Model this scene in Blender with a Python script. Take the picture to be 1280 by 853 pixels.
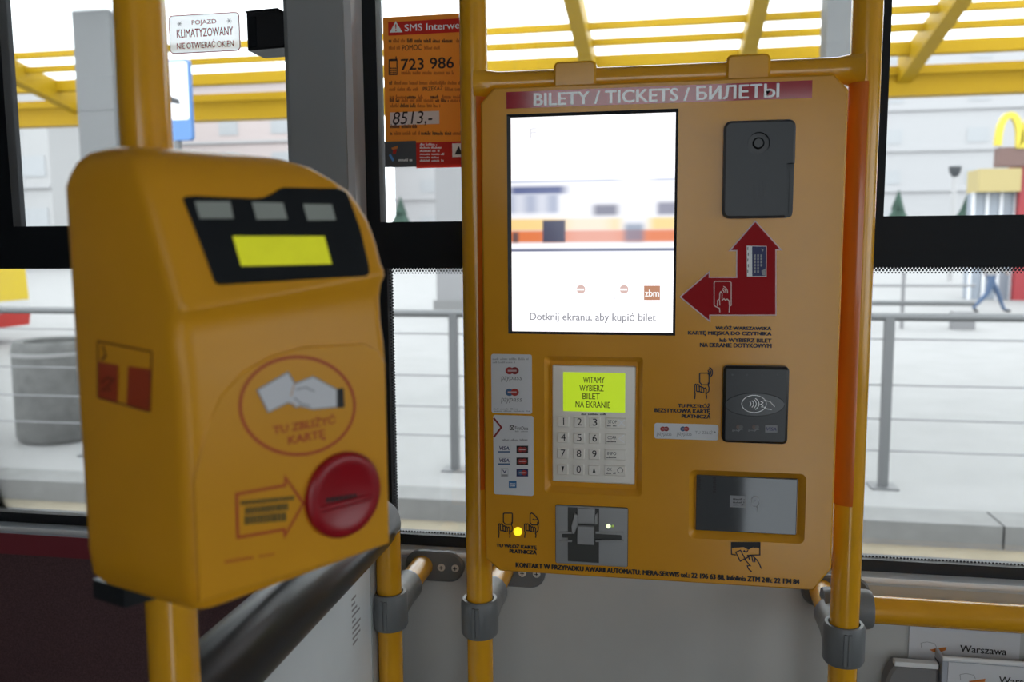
import bpy, bmesh, math, random
from math import sin, cos, pi, radians, hypot, atan2
from mathutils import Vector, Matrix

random.seed(7)
for o in list(bpy.data.objects): bpy.data.objects.remove(o)
SC = bpy.context.scene
COL = SC.collection

# ------------------------------------------------------------------ camera
FPX, PITCH, YAW, ROLL = 1076.0, 0.11196, 0.17999, -0.00684
EYE = Vector((0, 0, 1.55))
FW = Vector((-sin(YAW)*cos(PITCH), cos(YAW)*cos(PITCH), -sin(PITCH)))
_r = Vector((cos(YAW), sin(YAW), 0)); _u = _r.cross(FW)
RT = cos(ROLL)*_r + sin(ROLL)*_u
UP = -sin(ROLL)*_r + cos(ROLL)*_u
cd = bpy.data.cameras.new('camera'); cam = bpy.data.objects.new('camera', cd); COL.objects.link(cam)
cd.sensor_fit = 'HORIZONTAL'; cd.sensor_width = 36; cd.lens = 36*FPX/1280
cd.clip_start = 0.02; cd.clip_end = 500
cam.matrix_world = Matrix(((RT.x, UP.x, -FW.x, EYE.x), (RT.y, UP.y, -FW.y, EYE.y), (RT.z, UP.z, -FW.z, EYE.z), (0, 0, 0, 1)))
cd.dof.use_dof = True; cd.dof.focus_distance = 1.2; cd.dof.aperture_fstop = 5.0
SC.camera = cam

# ------------------------------------------------------------------ sky, exposure
SKY = 4.5
w = bpy.data.worlds.new('overcast'); SC.world = w; w.use_nodes = True
bg = w.node_tree.nodes['Background']; bg.inputs[0].default_value = (0.93, 0.965, 1.0, 1); bg.inputs[1].default_value = SKY
SC.view_settings.view_transform = 'Standard'; SC.view_settings.look = 'None'
SC.view_settings.exposure = 0.0; SC.view_settings.gamma = 1.0; SC.view_settings.use_curve_mapping = False

# ------------------------------------------------------------------ helpers
def ray(px, py): return (FW*FPX + RT*(px-640) - UP*(py-426.5))
def on_plane(px, py, p0, n):
    d = ray(px, py); return EYE + d*((p0-EYE).dot(n)/d.dot(n))
def on_y(px, py, Y): return on_plane(px, py, Vector((0, Y, 0)), Vector((0, 1, 0)))
def on_z(px, py, Z): return on_plane(px, py, Vector((0, 0, Z)), Vector((0, 0, 1)))
def at_depth(px, py, D): return EYE + ray(px, py)*(D/FPX)

class Plane:
    def __init__(s, o, u, v):
        s.o = Vector(o); s.u = Vector(u).normalized(); s.v = Vector(v).normalized(); s.n = s.u.cross(s.v).normalized(); s.v = s.n.cross(s.u)
    def uv(s, px, py, off=0):
        q = on_plane(px, py, s.o + s.n*off, s.n) - s.o; return (q.dot(s.u), q.dot(s.v))
    def p(s, u, v, off=0): return s.o + s.u*u + s.v*v + s.n*off
    def rect(s, x0, y0, x1, y1):
        xm, ym = (x0+x1)/2, (y0+y1)/2
        return (s.uv(x0, ym)[0], s.uv(xm, y1)[1], s.uv(x1, ym)[0], s.uv(xm, y0)[1])
    def poly(s, pts): return [s.uv(*p) for p in pts]

WT = {}
def put(name, me, mat=None, parent=None, loc=None, smooth=None):
    ob = bpy.data.objects.new(name, me); COL.objects.link(ob)
    if mat is not None and me is not None and not me.materials: me.materials.append(mat)
    L = Vector(loc) if loc is not None else Vector((0, 0, 0))
    ob.location = L; WT[ob.name] = L
    if parent is not None:
        ob.parent = parent; ob.matrix_parent_inverse = Matrix.Translation(-WT[parent.name])
    return ob
def empty(name, loc, label=None, cat=None, group=None, kind=None):
    o = put(name, None, loc=loc); o.empty_display_size = 0.05
    return tag(o, label, cat, group, kind)
def tag(o, label=None, cat=None, group=None, kind=None):
    if label: o['label'] = label
    if cat: o['category'] = cat
    if group: o['group'] = group
    if kind: o['kind'] = kind
    return o

class MB:
    def __init__(s): s.V = []; s.F = []; s.M = []
    def add(s, vs, fs, mi=0):
        b = len(s.V); s.V += [tuple(v) for v in vs]; s.F += [tuple(b+i for i in f) for f in fs]; s.M += [mi]*len(fs); return s
    def box(s, x0, y0, z0, x1, y1, z1, mi=0):
        vs = [(x, y, z) for z in (z0, z1) for y in (y0, y1) for x in (x0, x1)]
        return s.add(vs, [(0, 2, 3, 1), (4, 5, 7, 6), (0, 1, 5, 4), (2, 6, 7, 3), (0, 4, 6, 2), (1, 3, 7, 5)], mi)
    def rings(s, rs, cap0=True, cap1=True, mi=0):
        n = len(rs[0]); vs = [v for r in rs for v in r]; fs = []
        for i in range(len(rs)-1):
            for j in range(n):
                k = (j+1) % n; fs.append((i*n+j, i*n+k, (i+1)*n+k, (i+1)*n+j))
        if cap0: fs.append(tuple(reversed(range(n))))
        if cap1: fs.append(tuple((len(rs)-1)*n+j for j in range(n)))
        return s.add(vs, fs, mi)
    def tube(s, pts, r, n=14, cap=True, mi=0):
        pts = [Vector(p) for p in pts]; rs = []; ref = None
        for i, p in enumerate(pts):
            t = (pts[min(i+1, len(pts)-1)] - pts[max(i-1, 0)]).normalized()
            if ref is None: ref = Vector((0, 0, 1)) if abs(t.z) < .9 else Vector((1, 0, 0))
            a = (ref - t*ref.dot(t)).normalized(); b = t.cross(a); ref = a
            rr = r[i] if isinstance(r, (list, tuple)) else r
            rs.append([p + a*(rr*cos(2*pi*k/n)) + b*(rr*sin(2*pi*k/n)) for k in range(n)])
        return s.rings(rs, cap, cap, mi)
    def prism(s, P, poly, o0, o1, ch=0, mi=0):
        if area(poly) < 0: poly = poly[::-1]
        rs = [[P.p(u, v, o0) for u, v in poly]]
        if ch:
            rs.append([P.p(u, v, o1-ch) for u, v in poly]); q = inset(poly, ch); rs.append([P.p(u, v, o1) for u, v in q])
        else: rs.append([P.p(u, v, o1) for u, v in poly])
        return s.rings(rs, mi=mi)
    def flat(s, P, poly, off, mi=0):
        if area(poly) < 0: poly = poly[::-1]
        return s.add([P.p(u, v, off) for u, v in poly], [tuple(range(len(poly)))], mi)
    def ribbon(s, P, line, wd, off, closed=False, mi=0):
        n = len(line); L = []
        for i in range(n):
            a = line[i-1] if (i > 0 or closed) else line[i]; b = line[(i+1) % n] if (i < n-1 or closed) else line[i]; c = line[i]
            d1 = norm2(c[0]-a[0], c[1]-a[1]) if a != c else None; d2 = norm2(b[0]-c[0], b[1]-c[1]) if b != c else None
            d1 = d1 or d2 or (1, 0); d2 = d2 or d1
            nx, ny = -(d1[1]+d2[1]), d1[0]+d2[0]; l = hypot(nx, ny)
            if l < 1e-6: nx, ny, l = -d1[1], d1[0], 1
            k = wd/2/max(.45, l/2)
            L.append(((c[0]+nx/l*k, c[1]+ny/l*k), (c[0]-nx/l*k, c[1]-ny/l*k)))
        vs = [P.p(u, v, off) for pr in L for u, v in pr]
        fs = [(2*i, 2*i+1, 2*((i+1) % n)+1, 2*((i+1) % n)) for i in range(n if closed else n-1)]
        return s.add(vs, fs, mi)
    def mesh(s, name, mats=None, smooth=None):
        me = bpy.data.meshes.new(name); me.from_pydata(s.V, [], s.F)
        for m in (mats or []): me.materials.append(m)
        if mats and len(mats) > 1: me.polygons.foreach_set('material_index', s.M)
        bm = bmesh.new(); bm.from_mesh(me)
        if smooth != 'flat2': bmesh.ops.recalc_face_normals(bm, faces=bm.faces) if smooth != 'keep' else None
        bm.to_mesh(me); bm.free()
        if smooth and smooth not in ('keep', 'flat2'):
            me.polygons.foreach_set('use_smooth', [True]*len(me.polygons)); me.set_sharp_from_angle(angle=radians(smooth))
        me.update(); return me
    def build(s, name, mat, parent=None, smooth=None, loc=None):
        mats = mat if isinstance(mat, (list, tuple)) else [mat]
        return put(name, s.mesh(name, mats, smooth), None, parent, loc)
def norm2(x, y):
    l = hypot(x, y); return (x/l, y/l) if l > 1e-9 else None
def area(p): return sum(p[i-1][0]*p[i][1]-p[i][0]*p[i-1][1] for i in range(len(p)))/2
def inset(p, d):
    q = []; n = len(p)
    for i in range(n):
        a, b, c = p[i-1], p[i], p[(i+1) % n]
        d1 = norm2(b[0]-a[0], b[1]-a[1]) or (1, 0); d2 = norm2(c[0]-b[0], c[1]-b[1]) or d1
        nx, ny = -(d1[1]+d2[1]), d1[0]+d2[0]; l = hypot(nx, ny) or 1
        k = d/max(.3, l/2); q.append((b[0]+nx/l*k, b[1]+ny/l*k))
    return q
def rrect(u0, v0, u1, v1, r=0, n=4):
    if not r: return [(u0, v0), (u1, v0), (u1, v1), (u0, v1)]
    out = []
    for cx, cy, a in ((u1-r, v0+r, -pi/2), (u1-r, v1-r, 0), (u0+r, v1-r, pi/2), (u0+r, v0+r, pi)):
        out += [(cx+r*cos(a+pi/2*k/n), cy+r*sin(a+pi/2*k/n)) for k in range(n+1)]
    return out
def circ(cx, cy, rx, ry=None, n=28, a0=0, a1=2*pi):
    ry = rx if ry is None else ry
    full = abs(a1-a0-2*pi) < 1e-6
    return [(cx+rx*cos(a0+(a1-a0)*k/(n if full else n-1)), cy+ry*sin(a0+(a1-a0)*k/(n if full else n-1))) for k in range(n)]

def cut(me, cutters):
    a = bpy.data.objects.new('tmp', me); COL.objects.link(a); tmp = [a]
    for c in cutters:
        b = bpy.data.objects.new('tmpc', c); COL.objects.link(b); tmp.append(b)
        m = a.modifiers.new('b', 'BOOLEAN'); m.operation = 'DIFFERENCE'; m.object = b; m.solver = 'EXACT'
    dg = bpy.context.evaluated_depsgraph_get()
    out = bpy.data.meshes.new_from_object(a.evaluated_get(dg))
    for t in tmp: bpy.data.objects.remove(t)
    return out

TXT = {}
def glyphs(body, bold=0, shear=0):
    k = (body, bold, shear)
    if k in TXT: return TXT[k]
    c = bpy.data.curves.new('t', 'FONT'); c.body = body; c.size = 1; c.resolution_u = 3; c.fill_mode = 'FRONT'; c.offset = bold; c.shear = shear
    o = bpy.data.objects.new('t', c); COL.objects.link(o)
    dg = bpy.context.evaluated_depsgraph_get(); me = bpy.data.meshes.new_from_object(o.evaluated_get(dg))
    V = [(v.co.x, v.co.y) for v in me.vertices]; F = [tuple(p.vertices) for p in me.polygons]
    bpy.data.objects.remove(o); bpy.data.curves.remove(c); bpy.data.meshes.remove(me)
    xs = [v[0] for v in V]; ys = [v[1] for v in V]
    TXT[k] = (V, F, min(xs), max(xs), min(ys), max(ys)); return TXT[k]
def letters(mb, P, body, x0, y0, x1, y1, off=.0006, bold=.02, shear=0, mi=0):
    """fit body into the pixel box of the photograph unprojected on plane P"""
    u0, v0, u1, v1 = P.rect(x0, y0, x1, y1)
    V, F, a, b, c, d = glyphs(body, 0, shear)
    e = bold*1.1*(v1-v0)                       # heavier type: the outline repeated a little to each side
    for k, (dx, dy) in enumerate(((-1, 0), (1, 0), (0, .5), (0, -.5), (-.5, 0), (.5, 0)) if bold else ((0, 0),)):
        mb.add([P.p(u0+e+(x-a)/(b-a)*(u1-u0-2*e)+dx*e, v0+(y-c)/(d-c)*(v1-v0)+dy*e, off+k*4e-6) for x, y in V], F, mi)
    return mb
def lettering(parent, P, body, x0, y0, x1, y1, mat, off=.0006, bold=.02, shear=0, name='lettering'):
    return letters(MB(), P, body, x0, y0, x1, y1, off, bold, shear).build(name, mat, parent, 'keep')
def scribble(mb, P, x0, y0, x1, y1, off=.0006, word=(5, 14), fill=.8, mi=0):
    """rows of letters too small to read in the photograph: short upright strokes in word groups"""
    x = x0
    while x < x1:
        wl = min(random.uniform(*word), x1-x)
        k = x
        while k < x+wl-.6:
            h = random.choice((.55, .7, .7, 1.0)); ww = random.uniform(.6, 1.1)
            u0, v0, u1, v1 = P.rect(k, y1-(y1-y0)*h, k+ww*fill, y1); mb.flat(P, rrect(u0, v0, u1, v1), off, mi); k += ww+.35
        x += wl+1.8
    return mb
def strokes(parent, P, lines, wd, mat, off=.0006, name='pictogram', tf=None):
    mb = MB()
    for i, L in enumerate(lines):
        cl = L[0] == 'c'
        pts = [P.uv(*(tf(*p) if tf else p)) for p in (L[1:] if cl else L)]
        mb.ribbon(P, pts, wd, off + i*2e-6, cl)
    return mb.build(name, mat, parent, 'flat2')
def fill(parent, P, pts, mat, off=.0005, name='print', tf=None):
    return MB().flat(P, [P.uv(*(tf(*p) if tf else p)) for p in pts], off).build(name, mat, parent, 'keep')
def crop(ox, oy, sc): return lambda x, y: (ox+x/sc, oy+y/sc)

# ------------------------------------------------------------------ materials
ALB = 1.0      # common scale of the outdoor surfaces' own reflectance
def mat(name, col, rough=.5, metal=0, emit=None, es=1, coat=0, noise=0, nscale=30, bump=0, bscale=200, rvar=0, spec=None):
    m = bpy.data.materials.new(name); m.use_nodes = True; nt = m.node_tree; b = nt.nodes['Principled BSDF']; col = tuple(c*ALB for c in col)
    b.inputs['Base Color'].default_value = (*col, 1); b.inputs['Roughness'].default_value = rough; b.inputs['Metallic'].default_value = metal
    if spec is not None: b.inputs['Specular IOR Level'].default_value = spec
    if coat: b.inputs['Coat Weight'].default_value = coat; b.inputs['Coat Roughness'].default_value = .12
    if emit: b.inputs['Emission Color'].default_value = (*emit, 1); b.inputs['Emission Strength'].default_value = es
    if noise or bump or rvar:
        tc = nt.nodes.new('ShaderNodeTexCoord')
        nz = nt.nodes.new('ShaderNodeTexNoise'); nz.inputs['Scale'].default_value = nscale; nz.inputs['Detail'].default_value = 6
        nt.links.new(tc.outputs['Object'], nz.inputs['Vector'])
        if noise:
            r = nt.nodes.new('ShaderNodeValToRGB'); r.color_ramp.elements[0].position = .3; r.color_ramp.elements[1].position = .75
            r.color_ramp.elements[0].color = (*[c*(1-noise) for c in col], 1); r.color_ramp.elements[1].color = (*[min(1, c*(1+noise)) for c in col], 1)
            nt.links.new(nz.outputs[0], r.inputs[0]); nt.links.new(r.outputs[0], b.inputs['Base Color'])
        if rvar:
            mr = nt.nodes.new('ShaderNodeMapRange'); mr.inputs[3].default_value = max(0, rough-rvar); mr.inputs[4].default_value = rough+rvar
            nt.links.new(nz.outputs[0], mr.inputs[0]); nt.links.new(mr.outputs[0], b.inputs['Roughness'])
        if bump:
            n2 = nt.nodes.new('ShaderNodeTexNoise'); n2.inputs['Scale'].default_value = bscale; n2.inputs['Detail'].default_value = 3
            nt.links.new(tc.outputs['Object'], n2.inputs['Vector'])
            bp = nt.nodes.new('ShaderNodeBump'); bp.inputs['Strength'].default_value = bump; bp.inputs['Distance'].default_value = .002
            nt.links.new(n2.outputs[0], bp.inputs['Height']); nt.links.new(bp.outputs[0], b.inputs['Normal'])
    return m
YEL = (.72, .325, .018)
M = dict(
    panel=mat('panel yellow enamel', YEL, .21, noise=.05, nscale=9, bump=.02, bscale=300, rvar=.04),
    pole=mat('pole yellow enamel', (.78, .37, .012), .22, coat=.4, noise=.04, nscale=20, rvar=.06),
    orange=mat('orange channel', (.72, .16, .008), .25, coat=.4),  # one even orange for the side channels, redder than the poles
    valid=mat('validator yellow plastic', (.72, .325, .014), .32, spec=.3, noise=.04, nscale=12, rvar=.05),
    black=mat('black rubber', (.012, .013, .016), .45),
    bframe=mat('black window frame', (.010, .012, .015), .55, spec=.2),
    charcoal=mat('charcoal plastic', (.045, .05, .055), .42, bump=.05, bscale=800),
    dark=mat('dark plastic', (.012, .014, .017), .3),
    hole=mat('black recess', (.004, .004, .004), .6),
    clamp=mat('grey moulded clamp', (.16, .165, .168), .38, bump=.05, bscale=400),
    steel=mat('brushed steel', (.85, .81, .74), .38, .4, rvar=.08, nscale=60),
    steel2=mat('satin steel plate', (.42, .42, .42), .42, .85, rvar=.1, nscale=40),
    dsteel=mat('dark steel', (.10, .10, .095), .4, .8),
    grey=mat('grey post cover', (.37, .385, .39), .5, bump=.04, bscale=300),
    lgrey=mat('light grey edge strip', (.5, .51, .53), .4),
    wall=mat('grey laminate', (.55, .55, .53), .55, noise=.05, nscale=6, bump=.03),
    cream=mat('pale cream laminate', (.62, .58, .5), .5, noise=.03, nscale=8),
    sill=mat('blue grey sill', (.60, .64, .68), .45),
    white=mat('white plastic', (.88, .88, .88), .4),
    paper=mat('white paper', (.72, .72, .74), .7),
    vinyl=mat('white vinyl sticker', (.72, .72, .73), .4),
    maroon=mat('dark maroon moquette', (.17, .09, .095), .9, noise=.35, nscale=350),
    maroon2=mat('maroon vinyl', (.32, .05, .065), .5),
    pad=mat('black padded vinyl', (.018, .019, .021), .30, bump=.05, bscale=300, spec=.55),
    board=mat('white partition laminate', (.78, .82, .84), .4, noise=.06, nscale=5),
    red=mat('red print', (.36, .008, .012), .6, spec=.15),
    redstrip=mat('red vinyl strip', (.40, .014, .026), .10, spec=.9),
    redknob=mat('red plastic', (.32, .006, .013), .3),
    pink=mat('pale red outline', (.75, .55, .5), .5),
    ink=mat('black ink', (.012, .010, .010), .5),
    brink=mat('brown ink', (.16, .03, .01), .5),
    oink=mat('orange red ink', (.48, .065, .008), .5),
    gink=mat('olive ink', (.10, .075, .01), .5),
    navy=mat('navy print', (.02, .022, .11), .5),
    blue=mat('blue print', (.04, .16, .36), .5),
    wink=mat('white ink', (.92, .92, .92), .5),
    greyink=mat('grey ink', (.3, .3, .31), .5),
    orangeposter=mat('orange poster', (.83, .29, .01), .5, noise=.03),
    redposter=mat('poster red', (.60, .025, .012), .5),
    dposter=mat('poster dark grey', (.07, .075, .085), .5),
    orangeink=mat('dull orange ink', (.42, .13, .012), .6),
    rib=mat('orange ribbon print', (.65, .2, .03), .5),
    glow_y=mat('yellow lamp', (.9, .8, .02), .3, emit=(1, .85, .02), es=.9),
    glow_g=mat('green lamp', (.6, .9, .3), .3, emit=(.75, 1, .45), es=1.6),
    lcd=mat('green backlit display', (.4, .6, .02), .35, emit=(.46, .62, .015), es=.72),
    lcd2=mat('yellow backlit display', (.45, .5, .02), .35, emit=(.62, .60, .012), es=.5, noise=.08, nscale=60),
    lens=mat('grey indicator lens', (.33, .35, .31), .4),
)
def glass(name, tint=(.97, .985, .985), haze=0):
    m = bpy.data.materials.new(name); m.use_nodes = True; nt = m.node_tree; nt.nodes.clear()
    out = nt.nodes.new('ShaderNodeOutputMaterial'); t = nt.nodes.new('ShaderNodeBsdfTransparent'); t.inputs[0].default_value = (*tint, 1)
    g = nt.nodes.new('ShaderNodeBsdfGlossy'); g.inputs['Roughness'].default_value = .02
    f = nt.nodes.new('ShaderNodeFresnel'); f.inputs[0].default_value = 1.45
    mx = nt.nodes.new('ShaderNodeMixShader'); nt.links.new(f.outputs[0], mx.inputs[0]); nt.links.new(t.outputs[0], mx.inputs[1]); nt.links.new(g.outputs[0], mx.inputs[2])
    nt.links.new(mx.outputs[0], out.inputs[0]); return m
M['glass'] = glass('window glass')
def translucent(name, col, k=.6):
    m = bpy.data.materials.new(name); m.use_nodes = True; nt = m.node_tree; nt.nodes.clear()
    out = nt.nodes.new('ShaderNodeOutputMaterial'); t = nt.nodes.new('ShaderNodeBsdfTranslucent'); t.inputs[0].default_value = (*col, 1)
    d = nt.nodes.new('ShaderNodeBsdfTransparent'); mx = nt.nodes.new('ShaderNodeMixShader'); mx.inputs[0].default_value = k
    nt.links.new(d.outputs[0], mx.inputs[1]); nt.links.new(t.outputs[0], mx.inputs[2]); nt.links.new(mx.outputs[0], out.inputs[0]); return m
M['orangeposter'] = None
def backlit(name, col, k=.45):
    m = mat(name, col, .6); nt = m.node_tree; b = nt.nodes['Principled BSDF']; out = nt.nodes['Material Output']
    t = nt.nodes.new('ShaderNodeBsdfTranslucent'); t.inputs[0].default_value = (*col, 1); mx = nt.nodes.new('ShaderNodeMixShader'); mx.inputs[0].default_value = k
    nt.links.new(b.outputs[0], mx.inputs[1]); nt.links.new(t.outputs[0], mx.inputs[2]); nt.links.new(mx.outputs[0], out.inputs[0]); return m
M['orangeposter'] = backlit('orange poster paper', (.86, .39, .045), .3)
M['redposter'] = backlit('poster red paper', (.66, .03, .015), .3)
M['thinpaper'] = backlit('thin white paper', (.8, .8, .78), .22)
M['film'] = translucent('frosted white film', (.9, .9, .92), .65)

# ------------------------------------------------------------------ key depths of the bus side
YM, YP, YW, YG = 1.15, 1.185, 1.37, 1.405      # machine front, pole axes, wall face, window glass
RP = .019
XL, XR, YB, ZC = -4.0, 3.0, -1.15, 2.40       # bus interior
zs = on_y(1180, 727, YW).z                    # sill front edge
zg0 = on_y(1180, 703, YG).z                   # top of the lower black seal
zm0 = on_y(1180, 334, YG).z; zm1 = on_y(1180, 270, YG).z
ZT = 2.18

# ------------------------------------------------------------------ room shell
def struct(name, mb, m, parent=None, smooth=None):
    o = mb.build(name, m, parent, smooth)
    if parent is None: o['kind'] = 'structure'
    return o
mfloor = mat('dark grey bus flooring', (.09, .09, .095), .6, noise=.3, nscale=300)
mceil = mat('white ceiling panel', (.5, .5, .5), .6)
struct('floor', MB().box(XL, YB, -.05, XR, YW, 0), mfloor)
struct('ceiling', MB().box(XL, YB-.05, ZC, XR, YG+.05, ZC+.05), mceil)
xpil0 = on_y(352, 100, 1.31).x; xpil1 = on_y(431, 100, 1.31).x; xpil2 = on_y(452, 100, YG).x
xpart = on_y(499, 760, YW).x
wl = MB().box(xpart, YW, 0, XR, YG+.06, zs-.012).box(XL, YG-.01, ZT, XR, YG+.06, ZC)
wall_front = struct('wall_front', wl, M['wall'])
ws = MB().box(XL, YW+.002, 0, xpart, YG+.06, zs-.012)
struct('wall_front_maroon', ws, M['maroon'])
st = MB().box(XL, YW-.006, on_y(50, 694, YW).z, xpart-.03, YW+.002, zs-.012)
struct('trim_1', st, M['maroon2'])
xtr = on_y(1040, 730, YW).x
struct('trim_2', MB().add([(x, y, z) for x in (xtr, XR) for y, z in ((YW-.001, zs-.011), (YW-.038, zs-.046), (YW-.038, zs-.05), (YW-.001, zs-.05))], [(0, 1, 2, 3), (7, 6, 5, 4), (0, 4, 5, 1), (1, 5, 6, 2), (2, 6, 7, 3), (3, 7, 4, 0)]), M['cream'])
# sill: horizontal ledge with a bright rounded front lip
si = MB().box(XL, YW-.004, zs-.012, XR, YG+.02, zs-.001)
sill = struct('trim_3', si, M['sill'])
struct('sill_lip', MB().tube([(XL, YW-.003, zs-.004), (XR, YW-.003, zs-.004)], .0045, 8), M['white'], sill, 60)
# post cover between the windows
pc = MB().rings([[(xpil0, YG+.03, z), (xpil0, 1.325, z), (xpil0+.012, 1.312, z), (xpil1, 1.31, z), (xpil1, YG+.03, z)] for z in (zs-.02, ZC)])
post = struct('trim_4', pc, M['grey'], None, 40)
struct('edge_strip', MB().rings([[(xpil1+.0005, YG+.03, z), (xpil1+.0005, 1.312, z), (xpil1+.010, 1.318, z), (xpil2, YG-.004, z), (xpil2, YG+.03, z)] for z in (zs-.02, ZC)]), M['lgrey'], post, 40)
# end walls and far (kerb-door) side with its own row of windows
struct('wall_left', MB().box(XL-.05, YB-.05, -.05, XL, YG+.06, ZC), M['wall'])
# the right end is the windscreen side, the far side has one window and a pair of glazed doors
struct('wall_right', MB().box(XR, YB-.05, -.05, XR+.05, YG+.06, 1.0).box(XR, YB-.05, 2.1, XR+.05, YG+.06, ZC), M['wall'])
def holed(x0, x1, z0, z1, holes, y0, y1):
    mb = MB(); xs = sorted({x0, x1, *[h[0] for h in holes], *[h[1] for h in holes]})
    for a, b in zip(xs[:-1], xs[1:]):
        z = z0
        for h in sorted([h for h in holes if h[0] <= a and h[1] >= b], key=lambda h: h[2]):
            mb.box(a, y0, z, b, y1, h[2]); z = h[3]
        mb.box(a, y0, z, b, y1, z1)
    return mb
BH = [(-.55, .22, 1.42, 2.22), (.31, .72, .2, 2.1), (1.6, 2.4, 1.2, 2.12)]
wbk = struct('wall_back', holed(XL, XR, -.05, ZC, BH, YB-.06, YB), mat('dark grey wall panel', (.14, .14, .145), .6))
tint = glass('grey tinted glass', (.73, .745, .75))
for h in BH: MB().box(h[0], YB-.034, h[2], h[1], YB-.03, h[3]).build('window_pane_offscreen', tint, wbk)
MB().box(XR+.02, YB, 1.0, XR+.024, YG, 2.1).build('window_pane_offscreen', tint, bpy.data.objects['wall_right'])

def window(n, x0, x1, posts, ytop=ZT, fritx=True):
    root = empty('window_%d' % n, ((x0+x1)/2, YG, zg0)); root['kind'] = 'structure'
    F = .012
    MB().box(x0, YG-.008, zs-.006, x1, YG+.02, zg0).build('seal', M['black'], root)
    m = MB()
    m.box(x0, YG-.016, zm0+.022, x1, YG+.02, zm1).box(x0, YG-.010, zm0, x1, YG+.02, zm0+.0221)
    m.build('mullion', M['bframe'], root)
    m = MB().box(x0, YG-.012, zm1, x0+.030, YG+.02, ytop).box(x1-.016, YG-.012, zm1, x1, YG+.02, ytop).box(x0, YG-.012, ytop-.03, x1, YG+.02, ytop)
    m.box(x0, YG-.008, zg0, x0+.038, YG+.02, zm0).box(x1-.02, YG-.008, zg0, x1, YG+.02, zm0)
    m.build('frame', M['bframe'], root)
    for a, b in posts: MB().box(a, YG-.012, zm1, b, YG+.02, ytop-.03).build('post', M['bframe'], root)
    xs = [x0+.01] + [(a+b)/2 for a, b in posts] + [x1-.01]
    MB().box(x0+.01, YG+.004, zg0-.004, x1-.01, YG+.008, zm0+.01).build('pane', M['glass'], root)
    for a, b in zip(xs[:-1], xs[1:]): MB().box(a, YG+.004, zm1-.005, b, YG+.008, ytop-.01).build('pane', M['glass'], root)
    # ceramic dots printed round the lower pane
    mb = MB(); P = Plane((0, YG+.0035, 0), (1, 0, 0), (0, 0, 1)); stp = .0052
    xa, xb = max(x0+.038, -1.0), min(x1-.02, .62)
    nx = int((xb-xa)/stp)
    for row, r in enumerate((.0024, .0021, .0016)):
        for i in range(nx):
            mb.flat(P, circ(xa+(i+.5*(row % 2))*stp, zm0-.001-row*.0038, r, n=5), 0)
            if row == 0: mb.flat(P, circ(xa+i*stp, zg0+.001, r*.8, n=5), 0)
        if fritx and row < 2:
            for j in range(int((zm0-zg0)/stp)): mb.flat(P, circ(x0+.0395+row*.0038, zg0+(j+.5*(row % 2))*stp, r, n=5), 0)
    f = mb.build('frit_dots', M['black'], root, 'keep'); f['kind'] = 'stuff'
    return root
xa = on_y(454, 150, YG).x
pw = (on_y(1096, 100, YG).x, on_y(1109, 100, YG).x)
window(1, XL+.02, xpil0+.03, [(on_y(-6, 200, YG).x, on_y(17, 200, YG).x)], fritx=False)
window(2, xa, XR-.02, [pw])

# ------------------------------------------------------------------ pole frame carrying the machine
def clamp_mesh(c, back=0.09):
    """grey moulded clamp: sleeve round an upright, neck reaching back to the wall tube"""
    c = Vector(c); mb = MB(); h = .0275; prof = [(h, RP+.002), (h, RP+.006), (h-.005, RP+.0085), (-h+.005, RP+.0085), (-h, RP+.006), (-h, RP+.002)]
    n = 24
    mb.rings([[c+Vector((r*cos(2*pi*k/n), r*sin(2*pi*k/n), z)) for k in range(n)] for z, r in prof], False, False)
    P = Plane(c+Vector((0, back, 0)), (1, 0, 0), (0, 0, 1))
    # neck
    for y0, y1, r0, r1 in ((RP*.6, .05, .026, .024), (.05, back, .024, .0245)):
        mb.rings([[c+Vector((r0*cos(2*pi*k/n), y0, r0*1.05*sin(2*pi*k/n))) for k in range(n)], [c+Vector((r1*cos(2*pi*k/n), y1, r1*1.05*sin(2*pi*k/n))) for k in range(n)]])
    return mb
def wall_fix(root, c, screws=True):
    """short tube from the clamp to a two-screw bracket on the wall"""
    c = Vector(c)
    MB().tube([c+Vector((0, .06, 0)), c+Vector((0, YW-c.y-.012, 0))], RP, 18).build('wall_tube', M['pole'], root, 50)
    P = Plane((c.x, YW, c.z), (1, 0, 0), (0, 0, 1))
    poly = rrect(-.030, -.026, .072, .026, .0255, 6)
    b = MB().prism(P, poly, 0, .012, .003).build('wall_bracket', M['clamp'], root, 35)
    for u in (.034, .058):
        mb = MB().prism(P, circ(u, 0, .0065, n=14), .012, .0145, .0012); mb.build('screw', M['steel'], b, 40)
        MB().flat(P, rrect(u-.0035, -.0008, u+.0035, .0008), .0147).flat(P, rrect(u-.0008, -.0035, u+.0008, .0035), .0148).build('slot', M['dsteel'], b, 'keep')
def seam(c): return MB().box(c[0]-.0050, c[1]-RP-.0105, c[2]-.022, c[0]-.0010, c[1]-RP-.006, c[2]+.022).box(c[0]+.0010, c[1]-RP-.0105, c[2]-.022, c[0]+.0050, c[1]-RP-.006, c[2]+.022)

cl = on_y(600, 770, YP-.02); cr = on_y(1053, 801, YP-.02)
xl = on_y(596, 430, YP).x; xr = on_y(1068.5, 430, YP).x; zc = on_y(600, 770, YP).z
frame = empty('machine_frame', ((xl+xr)/2, YP, 0), 'yellow tubular frame of two uprights and a crossbar carrying the ticket machine', 'handrail')
ztube = on_y(836, 97, YP).z
for x in (xl, xr):
    MB().tube([(x, YP, 0), (x, YP, ZC)], RP, 24).build('upright', M['pole'], frame, 50)
    c = (x, YP, zc)
    k = clamp_mesh(c).build('clamp', M['clamp'], frame, 40); seam(c).build('seam', M['clamp'], k)
    wall_fix(frame, c)
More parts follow.
